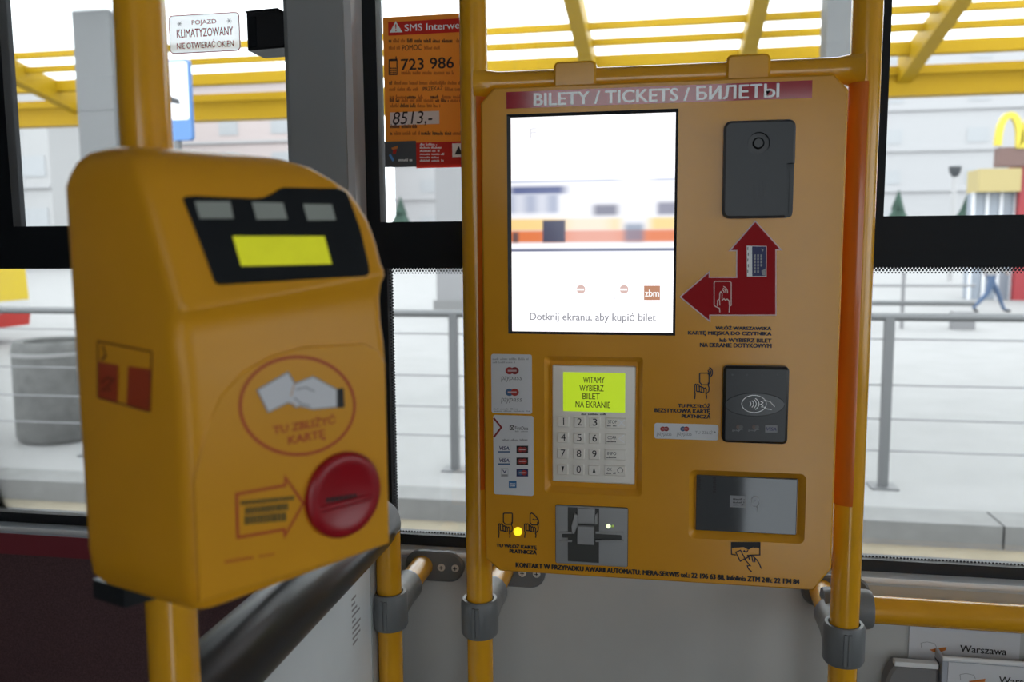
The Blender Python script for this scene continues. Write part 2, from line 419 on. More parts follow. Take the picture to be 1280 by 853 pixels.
# crossbar with filleted ends
cb = MB().tube([(xl+.004, YP, ztube), (xl+.02, YP, ztube), (xl+.035, YP, ztube), (xr-.035, YP, ztube), (xr-.02, YP, ztube), (xr-.004, YP, ztube)], [.026, .0195, .017, .017, .0195, .026], 18)
cb.build('crossbar', M['pole'], frame, 60)

# handrail running right along the wall
yr = YP+.095; zr = on_y(1180, 768, yr).z
rail = empty('handrail', (xr+.3, yr, zr), 'yellow horizontal handrail below the window, running from the ticket machine frame over the leaflets', 'handrail')
MB().tube([(xr+.02, yr, zr), (XR, yr, zr)], RP+.001, 22).build('rail_tube', M['pole'], rail, 50)
P = Plane((xr, yr, zr), (0, 1, 0), (0, 0, 1))
mb = MB(); n = 24
mb.rings([[Vector((xr+dx, yr+r*cos(2*pi*k/n), zr+1.0*r*sin(2*pi*k/n))) for k in range(n)] for dx, r in ((-.012, .0270), (-.004, .0285), (.050, .0285), (.056, .0262), (.056, .021))])
mb.build('clamp', M['clamp'], rail, 40)

# ------------------------------------------------------------------ ticket machine
PM = Plane((0, YM, 0), (1, 0, 0), (0, 0, 1))
x0p = PM.uv(603.5, 420)[0]; x1p = PM.uv(1050, 420)[0]; z0p = PM.uv(826, 727)[1]; z1p = PM.uv(836, 100.5)[1]
tm = empty('ticket_machine', ((x0p+x1p)/2, YM, z0p), 'large yellow ticket vending machine with a bright touchscreen, keypad and card readers', 'ticket machine')
cx_, cz_ = .018, .020
outline = [(x0p+.021, z0p), (x1p-.022, z0p), (x1p, z0p+.031), (x1p, z1p-cz_), (x1p-cx_, z1p), (x0p+cx_, z1p), (x0p, z1p-cz_), (x0p, z0p+.018)]
pan = MB().prism(PM, outline, -.014, 0, .0025).mesh('front_panel', [M['panel']])
def taper_cut(rc, d, t, r=.006, top=.002):
    u0, v0, u1, v1 = rc; mb = MB()
    a = rrect(u0, v0, u1, v1, r); b = rrect(u0+t, v0+t, u1-t, v1-t, max(r-t*.5, .002))
    mb.rings([[PM.p(u, v, top) for u, v in rrect(u0-.001, v0-.001, u1+.001, v1+.001, r)], [PM.p(u, v, 0) for u, v in a], [PM.p(u, v, -d) for u, v in b]])
    return mb.mesh('c')
rc_scr = PM.rect(634.5, 139.5, 846, 418.5); rc_key = PM.rect(680.5, 446, 803, 618.5); rc_rcp = PM.rect(861, 590, 1007, 677)
pan = cut(pan, [taper_cut(rc_scr, .004, .0005, .003), taper_cut(rc_key, .009, .0075, .005), taper_cut(rc_rcp, .010, .0085, .008)])
put('front_panel', pan, None, tm)
hb = MB().box(x0p+.03, YM+.0135, z0p+.03, x1p-.03, YM+.16, z1p-.03); hb.build('housing', M['panel'], tm)
# orange half-round channels between panel and uprights
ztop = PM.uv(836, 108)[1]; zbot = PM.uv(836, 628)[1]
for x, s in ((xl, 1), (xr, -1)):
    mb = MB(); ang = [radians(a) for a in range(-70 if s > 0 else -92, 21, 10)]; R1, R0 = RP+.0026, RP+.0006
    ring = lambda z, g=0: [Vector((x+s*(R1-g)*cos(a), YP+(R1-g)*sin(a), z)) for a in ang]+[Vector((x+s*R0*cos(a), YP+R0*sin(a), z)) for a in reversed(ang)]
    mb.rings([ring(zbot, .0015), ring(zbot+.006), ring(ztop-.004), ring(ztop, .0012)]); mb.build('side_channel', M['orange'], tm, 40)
# hooks over the crossbar
for bx in ((690, 73, 744, 104), (909, 64, 965, 95)):
    u0, v0, u1, v1 = PM.rect(*bx)
    hk = MB().prism(Plane((0, YM+.0185, 0), (1, 0, 0), (0, 0, 1)), rrect(u0, v0-.012, u1, v1, .007), -.042, .004, .003).mesh('hanging_hook', [M['pole']])
    ch = MB().tube([(u0-.02, YP, ztube), (u1+.02, YP, ztube)], .0176, 20).mesh('c'); ch2 = MB().box(u0-.02, YP-.0176, ztube-.1, u1+.02, YP+.0176, ztube).mesh('c')
    put('hanging_hook', cut(hk, [ch, ch2]), None, tm)
# grey cable loop behind the top edge
P0 = on_y(792, 101, YP+.02); P1 = on_y(862, 97, YP+.02); pts = []
for k in range(13):
    t = k/12; p = P0.lerp(P1, t); p = Vector((p.x, p.y, p.z-.012+.0165*sin(pi*t))); pts.append(p)
MB().tube(pts, .004, 8).build('cable', M['white'], tm, 60)

# title strip
u0, v0, u1, v1 = PM.rect(633, 107.7, 1015, 129.2)
ts = MB().prism(PM, rrect(u0, v0, u1, v1), 0, .0004).build('title_strip', M['redstrip'], tm)
lettering(ts, PM, 'BILETY / TICKETS / БИЛЕТЫ', 667, 110.2, 974, 127, mat('glossy white strip type', (.95, .95, .95), .15, spec=.9), .0008, .035)

# touchscreen: picture drawn as colours on a fine grid, it glows
scr = empty('touchscreen', PM.p((rc_scr[0]+rc_scr[2])/2, rc_scr[1], -.003)); scr.parent = tm; scr.matrix_parent_inverse = Matrix.Translation(-WT[tm.name])
u0, v0, u1, v1 = PM.rect(639, 143.5, 842.8, 415.5)
mb = MB(); o_, i_ = rrect(*rc_scr), rrect(u0, v0, u1, v1)
mb.add([PM.p(u, v, .0006) for u, v in o_]+[PM.p(u, v, -.0018) for u, v in i_]+[PM.p(u, v, -.003) for u, v in o_], [(k, (k+1) % 4, (k+1) % 4+4, k+4) for k in range(4)]+[(k+8, (k+1) % 4+8, (k+1) % 4, k) for k in range(4)])
mb.build('bezel', M['dark'], scr)
NX, NZ = 96, 128
def S(a, b, x): 
    t = max(0, min(1, (x-a)/(b-a))); return t*t*(3-2*t)
def band(x, a, b, s): return S(a-s, a+s, x)*(1-S(b-s, b+s, x))
def mixc(c, d, t): return tuple(p+(q-p)*t for p, q in zip(c, d))
def pic(px, py):
    c = (1.25, 1.25, 1.3)
    if 205 < py < 306:
        body = band(py, 222, 304, 3)
        c = mixc(c, (.90, .91, .97), body*.8)
        c = mixc(c, (.55, .60, .75), band(py, 223, 225, 1.5)*(1-band(px, 775, 815, 14)))
        c = mixc(c, (.10, .13, .30), band(py, 230, 240, 3)*band(px, 636, 708, 10)*.97)
        c = mixc(c, (.40, .45, .60), band(py, 240, 264, 4)*band(px, 636, 700, 5)*(.68+.22*sin(px*.22)))
        c = mixc(c, (.12, .12, .2), band(py, 254, 268, 4)*band(px, 743, 774, 7)*.85)
        c = mixc(c, (.12, .12, .22), band(py, 252, 268, 4)*band(px, 822, 850, 5)*.8)
        c = mixc(c, (1.0, .70, .26), band(py, 271, 286, 3)*(1-band(px, 778, 812, 10))*(.95-.5*band(px, 705, 770, 20)))
        c = mixc(c, (.80, .22, .08), band(py, 286, 301, 3)*(1-.25*band(px, 700, 790, 30)))
        c = mixc(c, (.07, .075, .13), band(py, 273, 301, 2)*band(px, 679, 708, 2))
        c = mixc(c, (.13, .2, .32), band(py, 278, 301, 5)*band(px, 782, 806, 6)*.75)
        c = mixc(c, (.08, .08, .1), band(py, 288, 301, 3)*band(px, 640, 648, 3)*.9)
    c = mixc(c, (.12, .14, .25), band(py, 309, 313, .9))
    return c
vs = []; cols = []
for j in range(NZ+1):
    for i in range(NX+1):
        vs.append(PM.p(u0+(u1-u0)*i/NX, v0+(v1-v0)*j/NZ, -.0022)); cols.append(pic(639+204*i/NX, 415.5-272*j/NZ))
fs = [(j*(NX+1)+i, j*(NX+1)+i+1, (j+1)*(NX+1)+i+1, (j+1)*(NX+1)+i) for j in range(NZ) for i in range(NX)]
me = bpy.data.meshes.new('display'); me.from_pydata(vs, [], fs)
ca = me.color_attributes.new('picture', 'FLOAT_COLOR', 'POINT')
for k, c in enumerate(cols): ca.data[k].color = (*c, 1)
ms = bpy.data.materials.new('lit screen picture'); ms.use_nodes = True; b = ms.node_tree.nodes['Principled BSDF']
vc = ms.node_tree.nodes.new('ShaderNodeVertexColor'); vc.layer_name = 'picture'
b.inputs['Base Color'].default_value = (.02, .02, .02, 1); b.inputs['Roughness'].default_value = .15
ms.node_tree.links.new(vc.outputs[0], b.inputs['Emission Color']); b.inputs['Emission Strength'].default_value = 1.0
me.materials.append(ms); put('display', me, None, scr)
sgrey = mat('screen grey type', (.02, .02, .02), .4, emit=(.30, .30, .33), es=1); sbrown = mat('screen brown', (.02, .02, .02), .4, emit=(.52, .24, .14), es=1)
swhite = mat('screen white', (.02, .02, .02), .4, emit=(1, 1, 1), es=1); slilac = mat('screen pale grey', (.02, .02, .02), .4, emit=(.82, .82, .86), es=1); spink = mat('screen pale brown', (.02, .02, .02), .4, emit=(.72, .5, .46), es=1)
lettering(scr, PM, 'Dotknij ekranu, aby kupić bilet', 662, 391, 820, 404, sgrey, -.0017, .015)
fill(scr, PM, [(805, 357.5), (825, 357.5), (825, 375.5), (805, 375.5)], sbrown, -.0018, 'screen_logo')
lettering(scr, PM, 'zbm', 806, 362.5, 824, 371, swhite, -.0015, .03)
for cx in (726, 780):
    fill(scr, PM, circ(cx, 362, 5.5, n=18), spink, -.0018, 'screen_logo')
    fill(scr, PM, [(cx-6, 361), (cx+4, 361), (cx+4, 363.5), (cx-6, 363.5)], swhite, -.0016, 'screen_logo')
    lettering(scr, PM, 'pay', cx-12, 369, cx, 376, slilac, -.0017, 0)
lettering(scr, PM, 'i', 656, 158, 658, 172, slilac, -.0017, 0); lettering(scr, PM, 'F', 662, 160, 670, 172, slilac, -.0017, 0)

# card reader (upper right): charcoal block with a round hole and a notch in its right flank
u0, v0, u1, v1 = PM.rect(903.5, 151.5, 992, 273)
rd = empty('card_reader', PM.p((u0+u1)/2, v0, 0)); rd.parent = tm; rd.matrix_parent_inverse = Matrix.Translation(-WT[tm.name])
nv = PM.uv(985, 205)[1]; nu = PM.uv(980.5, 235)[0]
body = MB().prism(PM, rrect(u0, v0, u1, v1, .009, 5), .0002, .012, .003).mesh('reader_body', [M['charcoal']])
cu, cv = PM.uv(947.5, 180)
k1 = MB().prism(PM, circ(cu, cv, .0135), .004, .02).mesh('c'); k2 = MB().prism(PM, rrect(nu, v0-.01, u1+.01, nv, .003), .003, .02).mesh('c')
body = cut(body, [k1, k2]); put('reader_body', body, None, rd)
MB().prism(PM, circ(cu, cv, .0132), .0035, .0045).prism(PM, circ(cu, cv+.0004, .0075, n=18), .0045, .007, .002).build('reader_eye', M['dark'], rd, 40)
MB().prism(PM, rrect(nu+.0005, v0+.0005, u1-.0005, nv, .005), .0028, .0036).build('notch', M['charcoal'], rd)
mb = MB()
for k in range(6): uu = u0+.032+k*.0042; mb.prism(PM, rrect(uu, v0+.022, uu+.0016, v0+.047), .0118, .0125)
mb.build('grip_ribs', M['charcoal'], rd)

# red L-shaped double arrow
T = crop(840, 270, 5.02)
arr = [(523, 28), (694, 217), (656, 217), (656, 627), (241, 627), (241, 670), (46, 509), (238, 343), (238, 382), (402, 382), (402, 222), (354, 222)]
ar = MB().prism(PM, [PM.uv(*T(*p)) for p in arr], .0002, .0006).build('arrow_sticker', M['pink'], tm)
ip = [PM.uv(*T(*p)) for p in arr]
if area(ip) < 0: ip = ip[::-1]
MB().flat(PM, inset(ip, .0016), .0008).build('red_fill', M['red'], ar, 'keep')
fill(ar, PM, [T(468, 188), T(594, 190), T(592, 381), T(470, 381)], M['wink'], .0011, 'card_picture')
fill(ar, PM, [T(502, 192), T(590, 193), T(588, 378), T(503, 378)], M['navy'], .0013, 'card_picture')
mb = MB()
for k in range(5): p = T(472+ (k % 2)*3, 205+k*36); u, v = PM.uv(*p); mb.flat(PM, rrect(u, v-.002, u+.0012, v+.002), .0014)
for k in range(3):
    for j in range(6 if k < 2 else 4): u, v = PM.uv(*T(514+k*20, 250+j*20)); mb.flat(PM, rrect(u, v-.0016, u+.0022, v+.0016), .00145)
mb.flat(PM, PM.poly([T(558, 205), T(575, 212), T(568, 225)]), .0015).flat(PM, PM.poly([T(560, 345), T(586, 330), T(586, 376), T(566, 372)]), .0015)
mb.build('card_picture_marks', M['greyink'], ar, 'keep')
strokes(ar, PM, [
    [(300, 605), (298, 580), (272, 568), (264, 560), (264, 420), (270, 411), (362, 411), (371, 420), (371, 560), (362, 566)],
    [(284, 566), (286, 530), (298, 522), (300, 485), (306, 475), (314, 485), (314, 530), (326, 520), (336, 530), (346, 522), (357, 532), (360, 560), (358, 605)],
    [(298, 528), (300, 562)],
    circ(312, 478, 14, 14, 8, -1.3, .2), circ(312, 478, 25, 25, 8, -1.3, .2), circ(312, 478, 36, 36, 8, -1.3, .2)], .0012, M['pink'], .0011, 'hand_pictogram', T)

T3 = crop(810, 400, 5.02)
def tl(parent, Tf, body, x0, y0, x1, y1, m=M['ink'], bold=.07, **k):
    a = Tf(x0, y0); b = Tf(x1, y1); return lettering(parent, PM, body, a[0], a[1], b[0], b[1], m, k.pop('off', .0005), bold, **k)
tl(tm, T3, 'WŁÓŻ WARSZAWSKĄ', 422, 36, 776, 69); tl(tm, T3, 'KARTĘ MIEJSKĄ DO CZYTNIKA', 250, 72, 776, 102)
tl(tm, T3, 'lub WYBIERZ BILET', 448, 117, 776, 141); tl(tm, T3, 'NA EKRANIE DOTYKOWYM', 325, 147, 776, 173)
tl(tm, T3, 'TU PRZYŁÓŻ', 187, 522, 392, 551); tl(tm, T3, 'BEZSTYKOWĄ KARTĘ', 40, 558, 392, 590); tl(tm, T3, 'PŁATNICZĄ', 210, 594, 394, 624)
def hand(parent, ox, oy, k, m, P=PM, Tf=T3, off=.0005, waves=True, fold=False, wd=.0016):
    q = lambda x, y: Tf(ox+x*k, oy+y*k)
    L = [['c', (35, 36), (40, 32), (92, 32), (96, 36), (96, 98), (90, 108), (50, 108), (35, 92)] if not fold else ['c', (40, 95), (40, 40), (50, 30), (68, 42), (96, 76), (98, 105), (84, 112), (52, 112)],
         [(3, 200), (6, 165), (2, 150), (2, 108), (10, 104), (14, 110), (14, 150)], [(14, 112), (22, 104), (32, 108), (34, 150)],
         [(34, 122), (44, 118), (48, 128), (48, 156)], [(48, 128), (56, 124), (62, 132), (62, 158)], [(62, 134), (72, 128), (78, 138), (76, 160)],
         [(92, 92), (90, 108), (96, 128), (94, 150), (76, 168), (80, 180), (78, 200)], [(14, 150), (34, 152), (60, 160)]]
    if fold: L.append([(58, 70), (66, 78), (94, 76)])
    if waves: L += [circ(80, 28, 15, 15, 7, -1.1, 1.0), circ(80, 28, 27, 27, 7, -1.1, 1.0), circ(80, 28, 38, 38, 7, -1.1, 1.0)]
    mb = MB()
    for i, l in enumerate(L):
        cl = l[0] == 'c'; mb.ribbon(P, [P.uv(*q(x, y)) for x, y in (l[1:] if cl else l)], wd, off+i*3e-6, cl)
    return mb.build('hand_pictogram', m, parent, 'flat2')
hand(tm, 290, 303, .97, M['ink'])

def two_discs(parent, P, cx, cy, r, m1, m2, mt, off=.0009):
    d = MB().flat(P, [P.uv(*p) for p in circ(cx-r*.68, cy, r, r*.92, 18)], off).build('logo_disc', m1, parent, 'keep')
    MB().flat(P, [P.uv(*p) for p in circ(cx+r*.68, cy, r, r*.92, 18)], off+2e-5).build('logo_disc', m2, parent, 'keep')
    mb = MB(); mb.flat(P, PM.poly([(cx-r*1.1, cy-r*.22), (cx+r*1.1, cy-r*.22), (cx+r*1.1, cy+r*.22), (cx-r*1.1, cy+r*.22)]), off+5e-5); mb.build('logo_bar', mt, parent, 'keep')
LR = mat('logo red', (.40, .03, .025), .5); LD = mat('logo dark red', (.25, .02, .02), .5); LB = mat('logo blue', (.05, .12, .25), .5); LP = mat('logo pale', (.6, .4, .4), .5)
def sticker(box, r=.003):
    return MB().prism(PM, rrect(*PM.rect(*box), r), .0001, .0005).build('sticker', M['vinyl'], tm)
s3 = sticker((818, 530, 898, 549.5))
for x, m2 in ((104, LR), (230, LB)):
    c = T3(x, 684); two_discs(s3, PM, c[0], c[1], 3.3, LR if m2 is LR else LB, LD if m2 is LR else LR, LP)
    tl(s3, T3, 'paypass', x-50, 706, x+45, 735, M['greyink'], .0, off=.0009, shear=.2)
tl(s3, T3, 'TU ZBLIŻ', 295, 692, 405, 716, M['greyink'], 0, off=.0009)
fill(s3, PM, [T3(412, 694), T3(427, 704), T3(412, 714)], M['greyink'], .0009, 'mark')
# contactless reader
u0, v0, u1, v1 = PM.rect(903, 456.5, 984, 552)
cr_ = MB().prism(PM, rrect(u0, v0, u1, v1, .006, 5), .0001, .014, .0035).build('contactless_reader', M['dark'], tm, 35)
Pc = Plane((0, YM-.014, 0), (1, 0, 0), (0, 0, 1))
arc = [Pc.uv(*T3(670+188*cos(t), 532+74*sin(t))) for t in [2*pi*k/36 for k in range(36)]]
MB().prism(Pc, arc, 0, .0008, .0006).build('landing_zone', mat('reader gloss', (.02, .024, .028), .2), cr_)
strokes(cr_, Pc, [['c']+circ(665, 527, 77, 54, 30), circ(600, 527, 45, 30, 9, -.55, .55), circ(600, 527, 62, 38, 9, -.6, .6), circ(600, 527, 79, 46, 9, -.65, .65), circ(600, 527, 96, 54, 9, -.7, .7),
    [(795, 545), (765, 512), (735, 506), (708, 512), (722, 520), (706, 530), (724, 534), (712, 545), (735, 548), (745, 558), (775, 562)]], .0009, M['wink'], .0011, 'contactless_symbol', T3)
fill(cr_, Pc, [T3(735, 660), T3(812, 660), T3(812, 707), T3(735, 707)], M['greyink'], .0006, 'card_logo')
lettering(cr_, Pc, 'VISA', *T3(742, 674), *T3(806, 695), M['navy'], .0009, .03, .2)
for x in (575, 675):
    two_discs(cr_, Pc, T3(x, 672)[0], T3(x, 672)[1], 2.6, mat('faded red', (.16, .10, .08), .5), mat('faded grey', (.12, .12, .12), .5), M['greyink'], .0006)
    lettering(cr_, Pc, 'pay', *T3(x-45, 690), *T3(x+5, 702), M['greyink'], .0006, 0)
mb = MB()
for x in (530, 622, 716, 812): p = T3(x, 345); mb.flat(Pc, [Pc.uv(*q) for q in circ(p[0], p[1], 1.3, n=10)], .0006)
mb.build('indicator_dots', mat('unlit lamp', (.05, .05, .055), .4), cr_, 'keep')

# payment logo stickers on the left
T1 = crop(600, 430, 4.267)
s1 = sticker((614.3, 443, 665, 517)); s2 = sticker((617, 519.5, 667, 619))
for y, m2 in ((143, LR), (258, LB)):
    c = T1(172, y); two_discs(s1, PM, c[0], c[1], 5.0, LR if m2 is LR else LB, LD if m2 is LR else LR, LP)
    tl(s1, T1, 'pay', 112, y+30, 158, y+60, M['greyink'], .01, off=.0009, shear=.2); tl(s1, T1, 'pass', 155, y+32, 226, y+58, M['greyink'], .02, off=.0009, shear=.2)
mb = MB()
scribble(mb, PM, *T1(68, 74), *T1(262, 86), .0009); scribble(mb, PM, *T1(68, 94), *T1(190, 103), .0009); scribble(mb, PM, *T1(72, 342), *T1(200, 351), .0009); scribble(mb, PM, *T1(78, 354), *T1(270, 362), .0009)
mb.build('small_print', M['greyink'], s1, 'keep')
strokes(s2, PM, [[(74, 396), (114, 445), (74, 498)]], .0026, LD, .0009, 'chevron', T1)
strokes(s2, PM, [['c', (160, 437), (182, 437), (182, 458), (160, 458)], [(160, 437), (182, 458)], [(182, 437), (160, 458)]], .0008, M['ink'], .0009, 'logo_mark', T1)
tl(s2, T1, 'FirstData', 188, 440, 257, 458, M['ink'], 0, off=.0009)
mb = MB(); scribble(mb, PM, *T1(188, 462), *T1(256, 470), .0009); scribble(mb, PM, *T1(120, 506), *T1(256, 517), .0009, fill=1); mb.build('small_print', M['greyink'], s2, 'keep')
for y in (558, 623):
    strokes(s2, PM, [['c', (97, y-18), (161, y-18), (161, y+20), (97, y+20)]], .0004, M['greyink'], .0008, 'logo_frame', T1)
    fill(s2, PM, [T1(97, y+14), T1(161, y+14), T1(161, y+21), T1(97, y+21)], LB, .00085, 'logo_bar')
    tl(s2, T1, 'VISA', 103, y-12, 157, y+8, M['navy'], .03, off=.0009, shear=.15)
strokes(s2, PM, [['c', (113, 664), (150, 664), (150, 706), (113, 706)]], .0004, M['greyink'], .0008, 'logo_frame', T1)
tl(s2, T1, 'V', 120, 672, 143, 690, M['navy'], .03, off=.0009); fill(s2, PM, [T1(115, 696), T1(148, 696), T1(148, 705), T1(115, 705)], M['greyink'], .00085, 'logo_bar')
for y, m1, m2 in ((563, LR, LD), (626, LD, LR), (687, LB, LR)):
    fill(s2, PM, [T1(195, y-20), T1(257, y-20), T1(257, y+20), T1(195, y+20)], M['ink'] if y != 687 else M['navy'], .0008, 'logo_card'); c = T1(226, y)
    two_discs(s2, PM, c[0], c[1], 3.6, m1, m2, LP, .001)
fill(s2, PM, [T1(154, 730), T1(195, 730), T1(195, 768), T1(154, 768)], M['blue'], .0008, 'logo_card')
mb = MB(); scribble(mb, PM, *T1(160, 740), *T1(190, 748), .001); scribble(mb, PM, *T1(160, 752), *T1(190, 760), .001); mb.build('logo_lettering', M['wink'], s2, 'keep')

# keypad terminal in its recess
kp = empty('keypad_terminal', PM.p((rc_key[0]+rc_key[2])/2, rc_key[1], -.009)); kp.parent = tm; kp.matrix_parent_inverse = Matrix.Translation(-WT[tm.name])
PK = Plane((0, YM+.004, 0), (1, 0, 0), (0, 0, 1))
u0, v0, u1, v1 = PK.rect(690.5, 457.5, 794, 604)
MB().prism(PK, rrect(u0, v0, u1, v1, .0015), -.0048, 0, .0012).build('faceplate', M['steel'], kp)
MB().prism(PK, rrect(*PK.rect(704, 466, 781.5, 515), .0008), 0, .0006).build('display', M['lcd'], kp)
for s_, a in (('WITAMY', (550, 176, 665, 208)), ('WYBIERZ', (530, 220, 660, 252)), ('BILET', (547, 263, 640, 295)), ('NA EKRANIE', (510, 307, 695, 340))):
    lettering(kp, PK, s_, *T1(a[0], a[1]), *T1(a[2], a[3]), mat('display type', (.05, .07, .005), .5) if s_ == 'WITAMY' else bpy.data.materials['display type'], .0009, .012)
mb = MB(); scribble(mb, PK, *T1(540, 369), *T1(672, 380), .0004, fill=1); mb.build('small_print', M['ink'], kp, 'keep')
KO = Plane((0, 0, 0), (1, 0, 0), (0, 0, 1))
upx = (PK.uv(745, 560)[0]-PK.uv(744, 560)[0])
def keymesh(wp, hp, nm):
    hw, hh = wp*upx/2, hp*upx/2
    mb = MB(); mb.prism(KO, rrect(-hw-.0009, -hh-.0009, hw+.0009, hh+.0009, .0024), 0, .0004, mi=1); mb.prism(KO, rrect(-hw, -hh, hw, hh, .0018), 0, .0028, .001); return mb.mesh(nm, [M['steel'], M['steel']], 35)
kme = keymesh(14.2, 13.6, 'key'); kwide = keymesh(26.5, 13.6, 'wide_key')
leg = [['1', '2', '3', 'STOP'], ['4', '5', '6', 'CORR'], ['7', '8', '9', 'INFO'], ['v', '0', '^', 'OK']]
for r in range(4):
    for c in range(4):
        x = (446, 531, 613, 725)[c] - r*1.6; y = 418 + r*84.5 + (c-1.5)*2.2
        px, py = T1(x, y); u, v = PK.uv(px, py); L = PK.p(u, v, .0003)
        k = put('key' if c < 3 else 'wide_key', kme if c < 3 else kwide, None, kp, L)
        s_ = leg[r][c]; PKk = Plane((0, YM+.004-.0033, 0), (1, 0, 0), (0, 0, 1))
        if s_ in 'v^':
            d = 1 if s_ == '^' else -1
            fill(k, PKk, [(px-1.8, py+3.4*d), (px+1.8, py+3.4*d), (px, py-3.6*d)], M['ink'], .0001, 'legend')
        elif c < 3: lettering(k, PKk, s_, px-(2.8 if s_ != '1' else .6), py-4.6, px+(2.8 if s_ != '1' else .6), py+4.2, M['ink'], .0001, 0, 0, 'legend')
        else:
            lettering(k, PKk, s_, px-10, py-3.2, px-10+(11 if len(s_) > 2 else 6), py+.8, M['ink'], .0001, 0, 0, 'legend')
            mb = MB(); scribble(mb, PKk, px-11, py+2.4, px+1, py+4.6, .0001, fill=1); mb.build('legend', M['ink'], k, 'keep')
            if s_ == 'STOP': strokes(k, PKk, [[(px+3, py-4), (px+11, py+4)], [(px+11, py-4), (px+3, py+4)]], .0014, M['white'], .0001, 'legend')
            if s_ == 'CORR': strokes(k, PKk, [[(px+11, py-5), (px+4, py), (px+11, py+5)]], .0010, M['white'], .0001, 'legend')
            if s_ == 'OK': strokes(k, PKk, [['c']+circ(px+6.5, py, 3.4, 3.4, 14)], .0008, M['dsteel'], .0001, 'legend')

# chip-card slot
TS = crop(600, 610, 5.333)
cs = empty('card_slot', PM.p(PM.uv(740, 670)[0], PM.uv(740, 707)[1], 0)); cs.parent = tm; cs.matrix_parent_inverse = Matrix.Translation(-WT[tm.name])
u0, v0, u1, v1 = PM.rect(694.8, 633.2, 784.6, 706.2)
MB().prism(PM, rrect(u0-.0006, v0-.0006, u1+.0006, v1+.0006, .003), 0, .0006).build('slot_seal', M['ink'], cs)
pl = MB().prism(PM, rrect(u0, v0, u1, v1, .0026), .0006, .0026, .0006).mesh('slot_plate', [M['steel2']])
def pr(T, x0, y0, x1, y1): a = T(x0, y0); b = T(x1, y1); return PM.rect(a[0], a[1], b[0], b[1])
c1 = MB().prism(PM, rrect(*pr(TS, 585, 130, 795, 494)), .0012, .01).mesh('c'); c2 = MB().prism(PM, rrect(*pr(TS, 548, 302, 945, 342), .002), .0009, .01).mesh('c')
put('slot_plate', cut(pl, [c1, c2]), None, cs)
MB().flat(PM, rrect(*pr(TS, 586, 131, 794, 493)), .00135).build('well', M['dsteel'], cs)
MB().flat(PM, rrect(*pr(TS, 549, 303, 944, 341)), .00125).build('slit', M['dsteel'], cs)
MB().prism(PM, rrect(*pr(TS, 650, 131, 768, 238)), .0014, .0042, .001).build('tongue', M['steel2'], cs)
MB().prism(PM, rrect(*pr(TS, 650, 250, 762, 374)), .0014, .0052, .001).build('tongue', M['steel2'], cs)
for x0, x1 in ((534, 615), (772, 958)):
    a = PM.poly([TS(x0, 288), TS(x1, 288), TS(x1, 302), TS(x0, 302)]); b_ = PM.poly([TS(x0, 342), TS(x1, 342), TS(x1, 356), TS(x0, 356)])
    MB().prism(PM, a, .0026, .0046, .0005).build('slot_lip', M['steel2'], cs); MB().prism(PM, b_, .0026, .0046, .0005).build('slot_lip', M['steel2'], cs)
MB().prism(PM, PM.poly([TS(612, 250), TS(632, 165), TS(652, 180), TS(652, 250), TS(632, 300), TS(616, 300)]), .0014, .005, .0006).build('guide', M['steel2'], cs)
MB().prism(PM, PM.poly([TS(768, 180), TS(784, 165), TS(784, 240), TS(768, 240)]), .0014, .004, .0004).build('guide', M['steel2'], cs)
for x, r, m in ((857, 2.7, M['glow_g']), (886, 1.7, mat('dim green lamp', (.3, .4, .1), .4, emit=(.4, .55, .12), es=.35))):
    p = TS(x, 253); MB().prism(PM, [PM.uv(*q) for q in circ(p[0], p[1], r, n=14)], .0026, .0034, .0004).build('slot_lamp', m, cs)
p = TS(252, 292); MB().prism(PM, [PM.uv(*q) for q in circ(p[0], p[1], 5.4, n=20)], 0, .002, .001).build('yellow_lamp', M['glow_y'], tm, 40)
hand(tm, 122, 138, .98, M['ink'], Tf=TS, waves=False); hand(tm, 295, 138, .98, M['ink'], Tf=TS, waves=False, fold=True)
tl(tm, TS, 'TU WŁÓŻ KARTĘ', 108, 374, 380, 408); tl(tm, TS, 'PŁATNICZĄ', 196, 413, 380, 447)
lettering(tm, PM, 'KONTAKT W PRZYPADKU AWARII AUTOMATU: MERA-SERWIS tel.: 22 196 63 88, Infolinia ZTM 24h: 22 194 84', 644.5, 714, 1000, 721, M['ink'], .0005, .07)

# ticket outlet window
TR = crop(840, 570, 5.02)
ow = empty('ticket_outlet', PM.p(PM.uv(933, 630)[0], PM.uv(933, 668)[1], -.01)); ow.parent = tm; ow.matrix_parent_inverse = Matrix.Translation(-WT[tm.name])
PO = Plane((0, YM+.0085, 0), (1, 0, 0), (0, 0, 1))
gl = mat('dark glossy flap', (.09, .095, .10), .06, .25)
MB().prism(PO, rrect(*PO.rect(870, 596, 996, 665.5), .0015), -.001, .003, .001).build('flap', gl, ow)
def fo(x0, y0, x1, y1, m, off, nm): a = TR(x0, y0); b = TR(x1, y1); return MB().flat(PO, rrect(*PO.rect(*a, *b)), off).build(nm, m, ow, 'keep')
lb = fo(362, 246, 462, 320, mat('pale label', (.3, .3, .31), .5), .0033, 'label')
mb = MB()
for y in (262, 283, 297): scribble(mb, PO, *TR(382, y), *TR(455, y+10), .0036, fill=1)
mb.build('label_print', M['ink'], ow, 'keep')
strokes(ow, PO, [['c']+circ(521, 282, 26, 32, 18), [(532, 312), (534, 345)], [(512, 285), (524, 275)]], .0008, M['greyink'], .0034, 'round_mark', TR)
mb = MB()
for x, y0, n_ in ((160, 128, 6), (256, 130, 7)):
    for k in range(n_): a = TR(x+(k % 2)*3, y0+k*14); mb.flat(PO, rrect(*PO.rect(a[0], a[1], a[0]+3.6, a[1]+2.2)), .0034)
mb.build('upright_print', M['ink'], ow, 'keep')
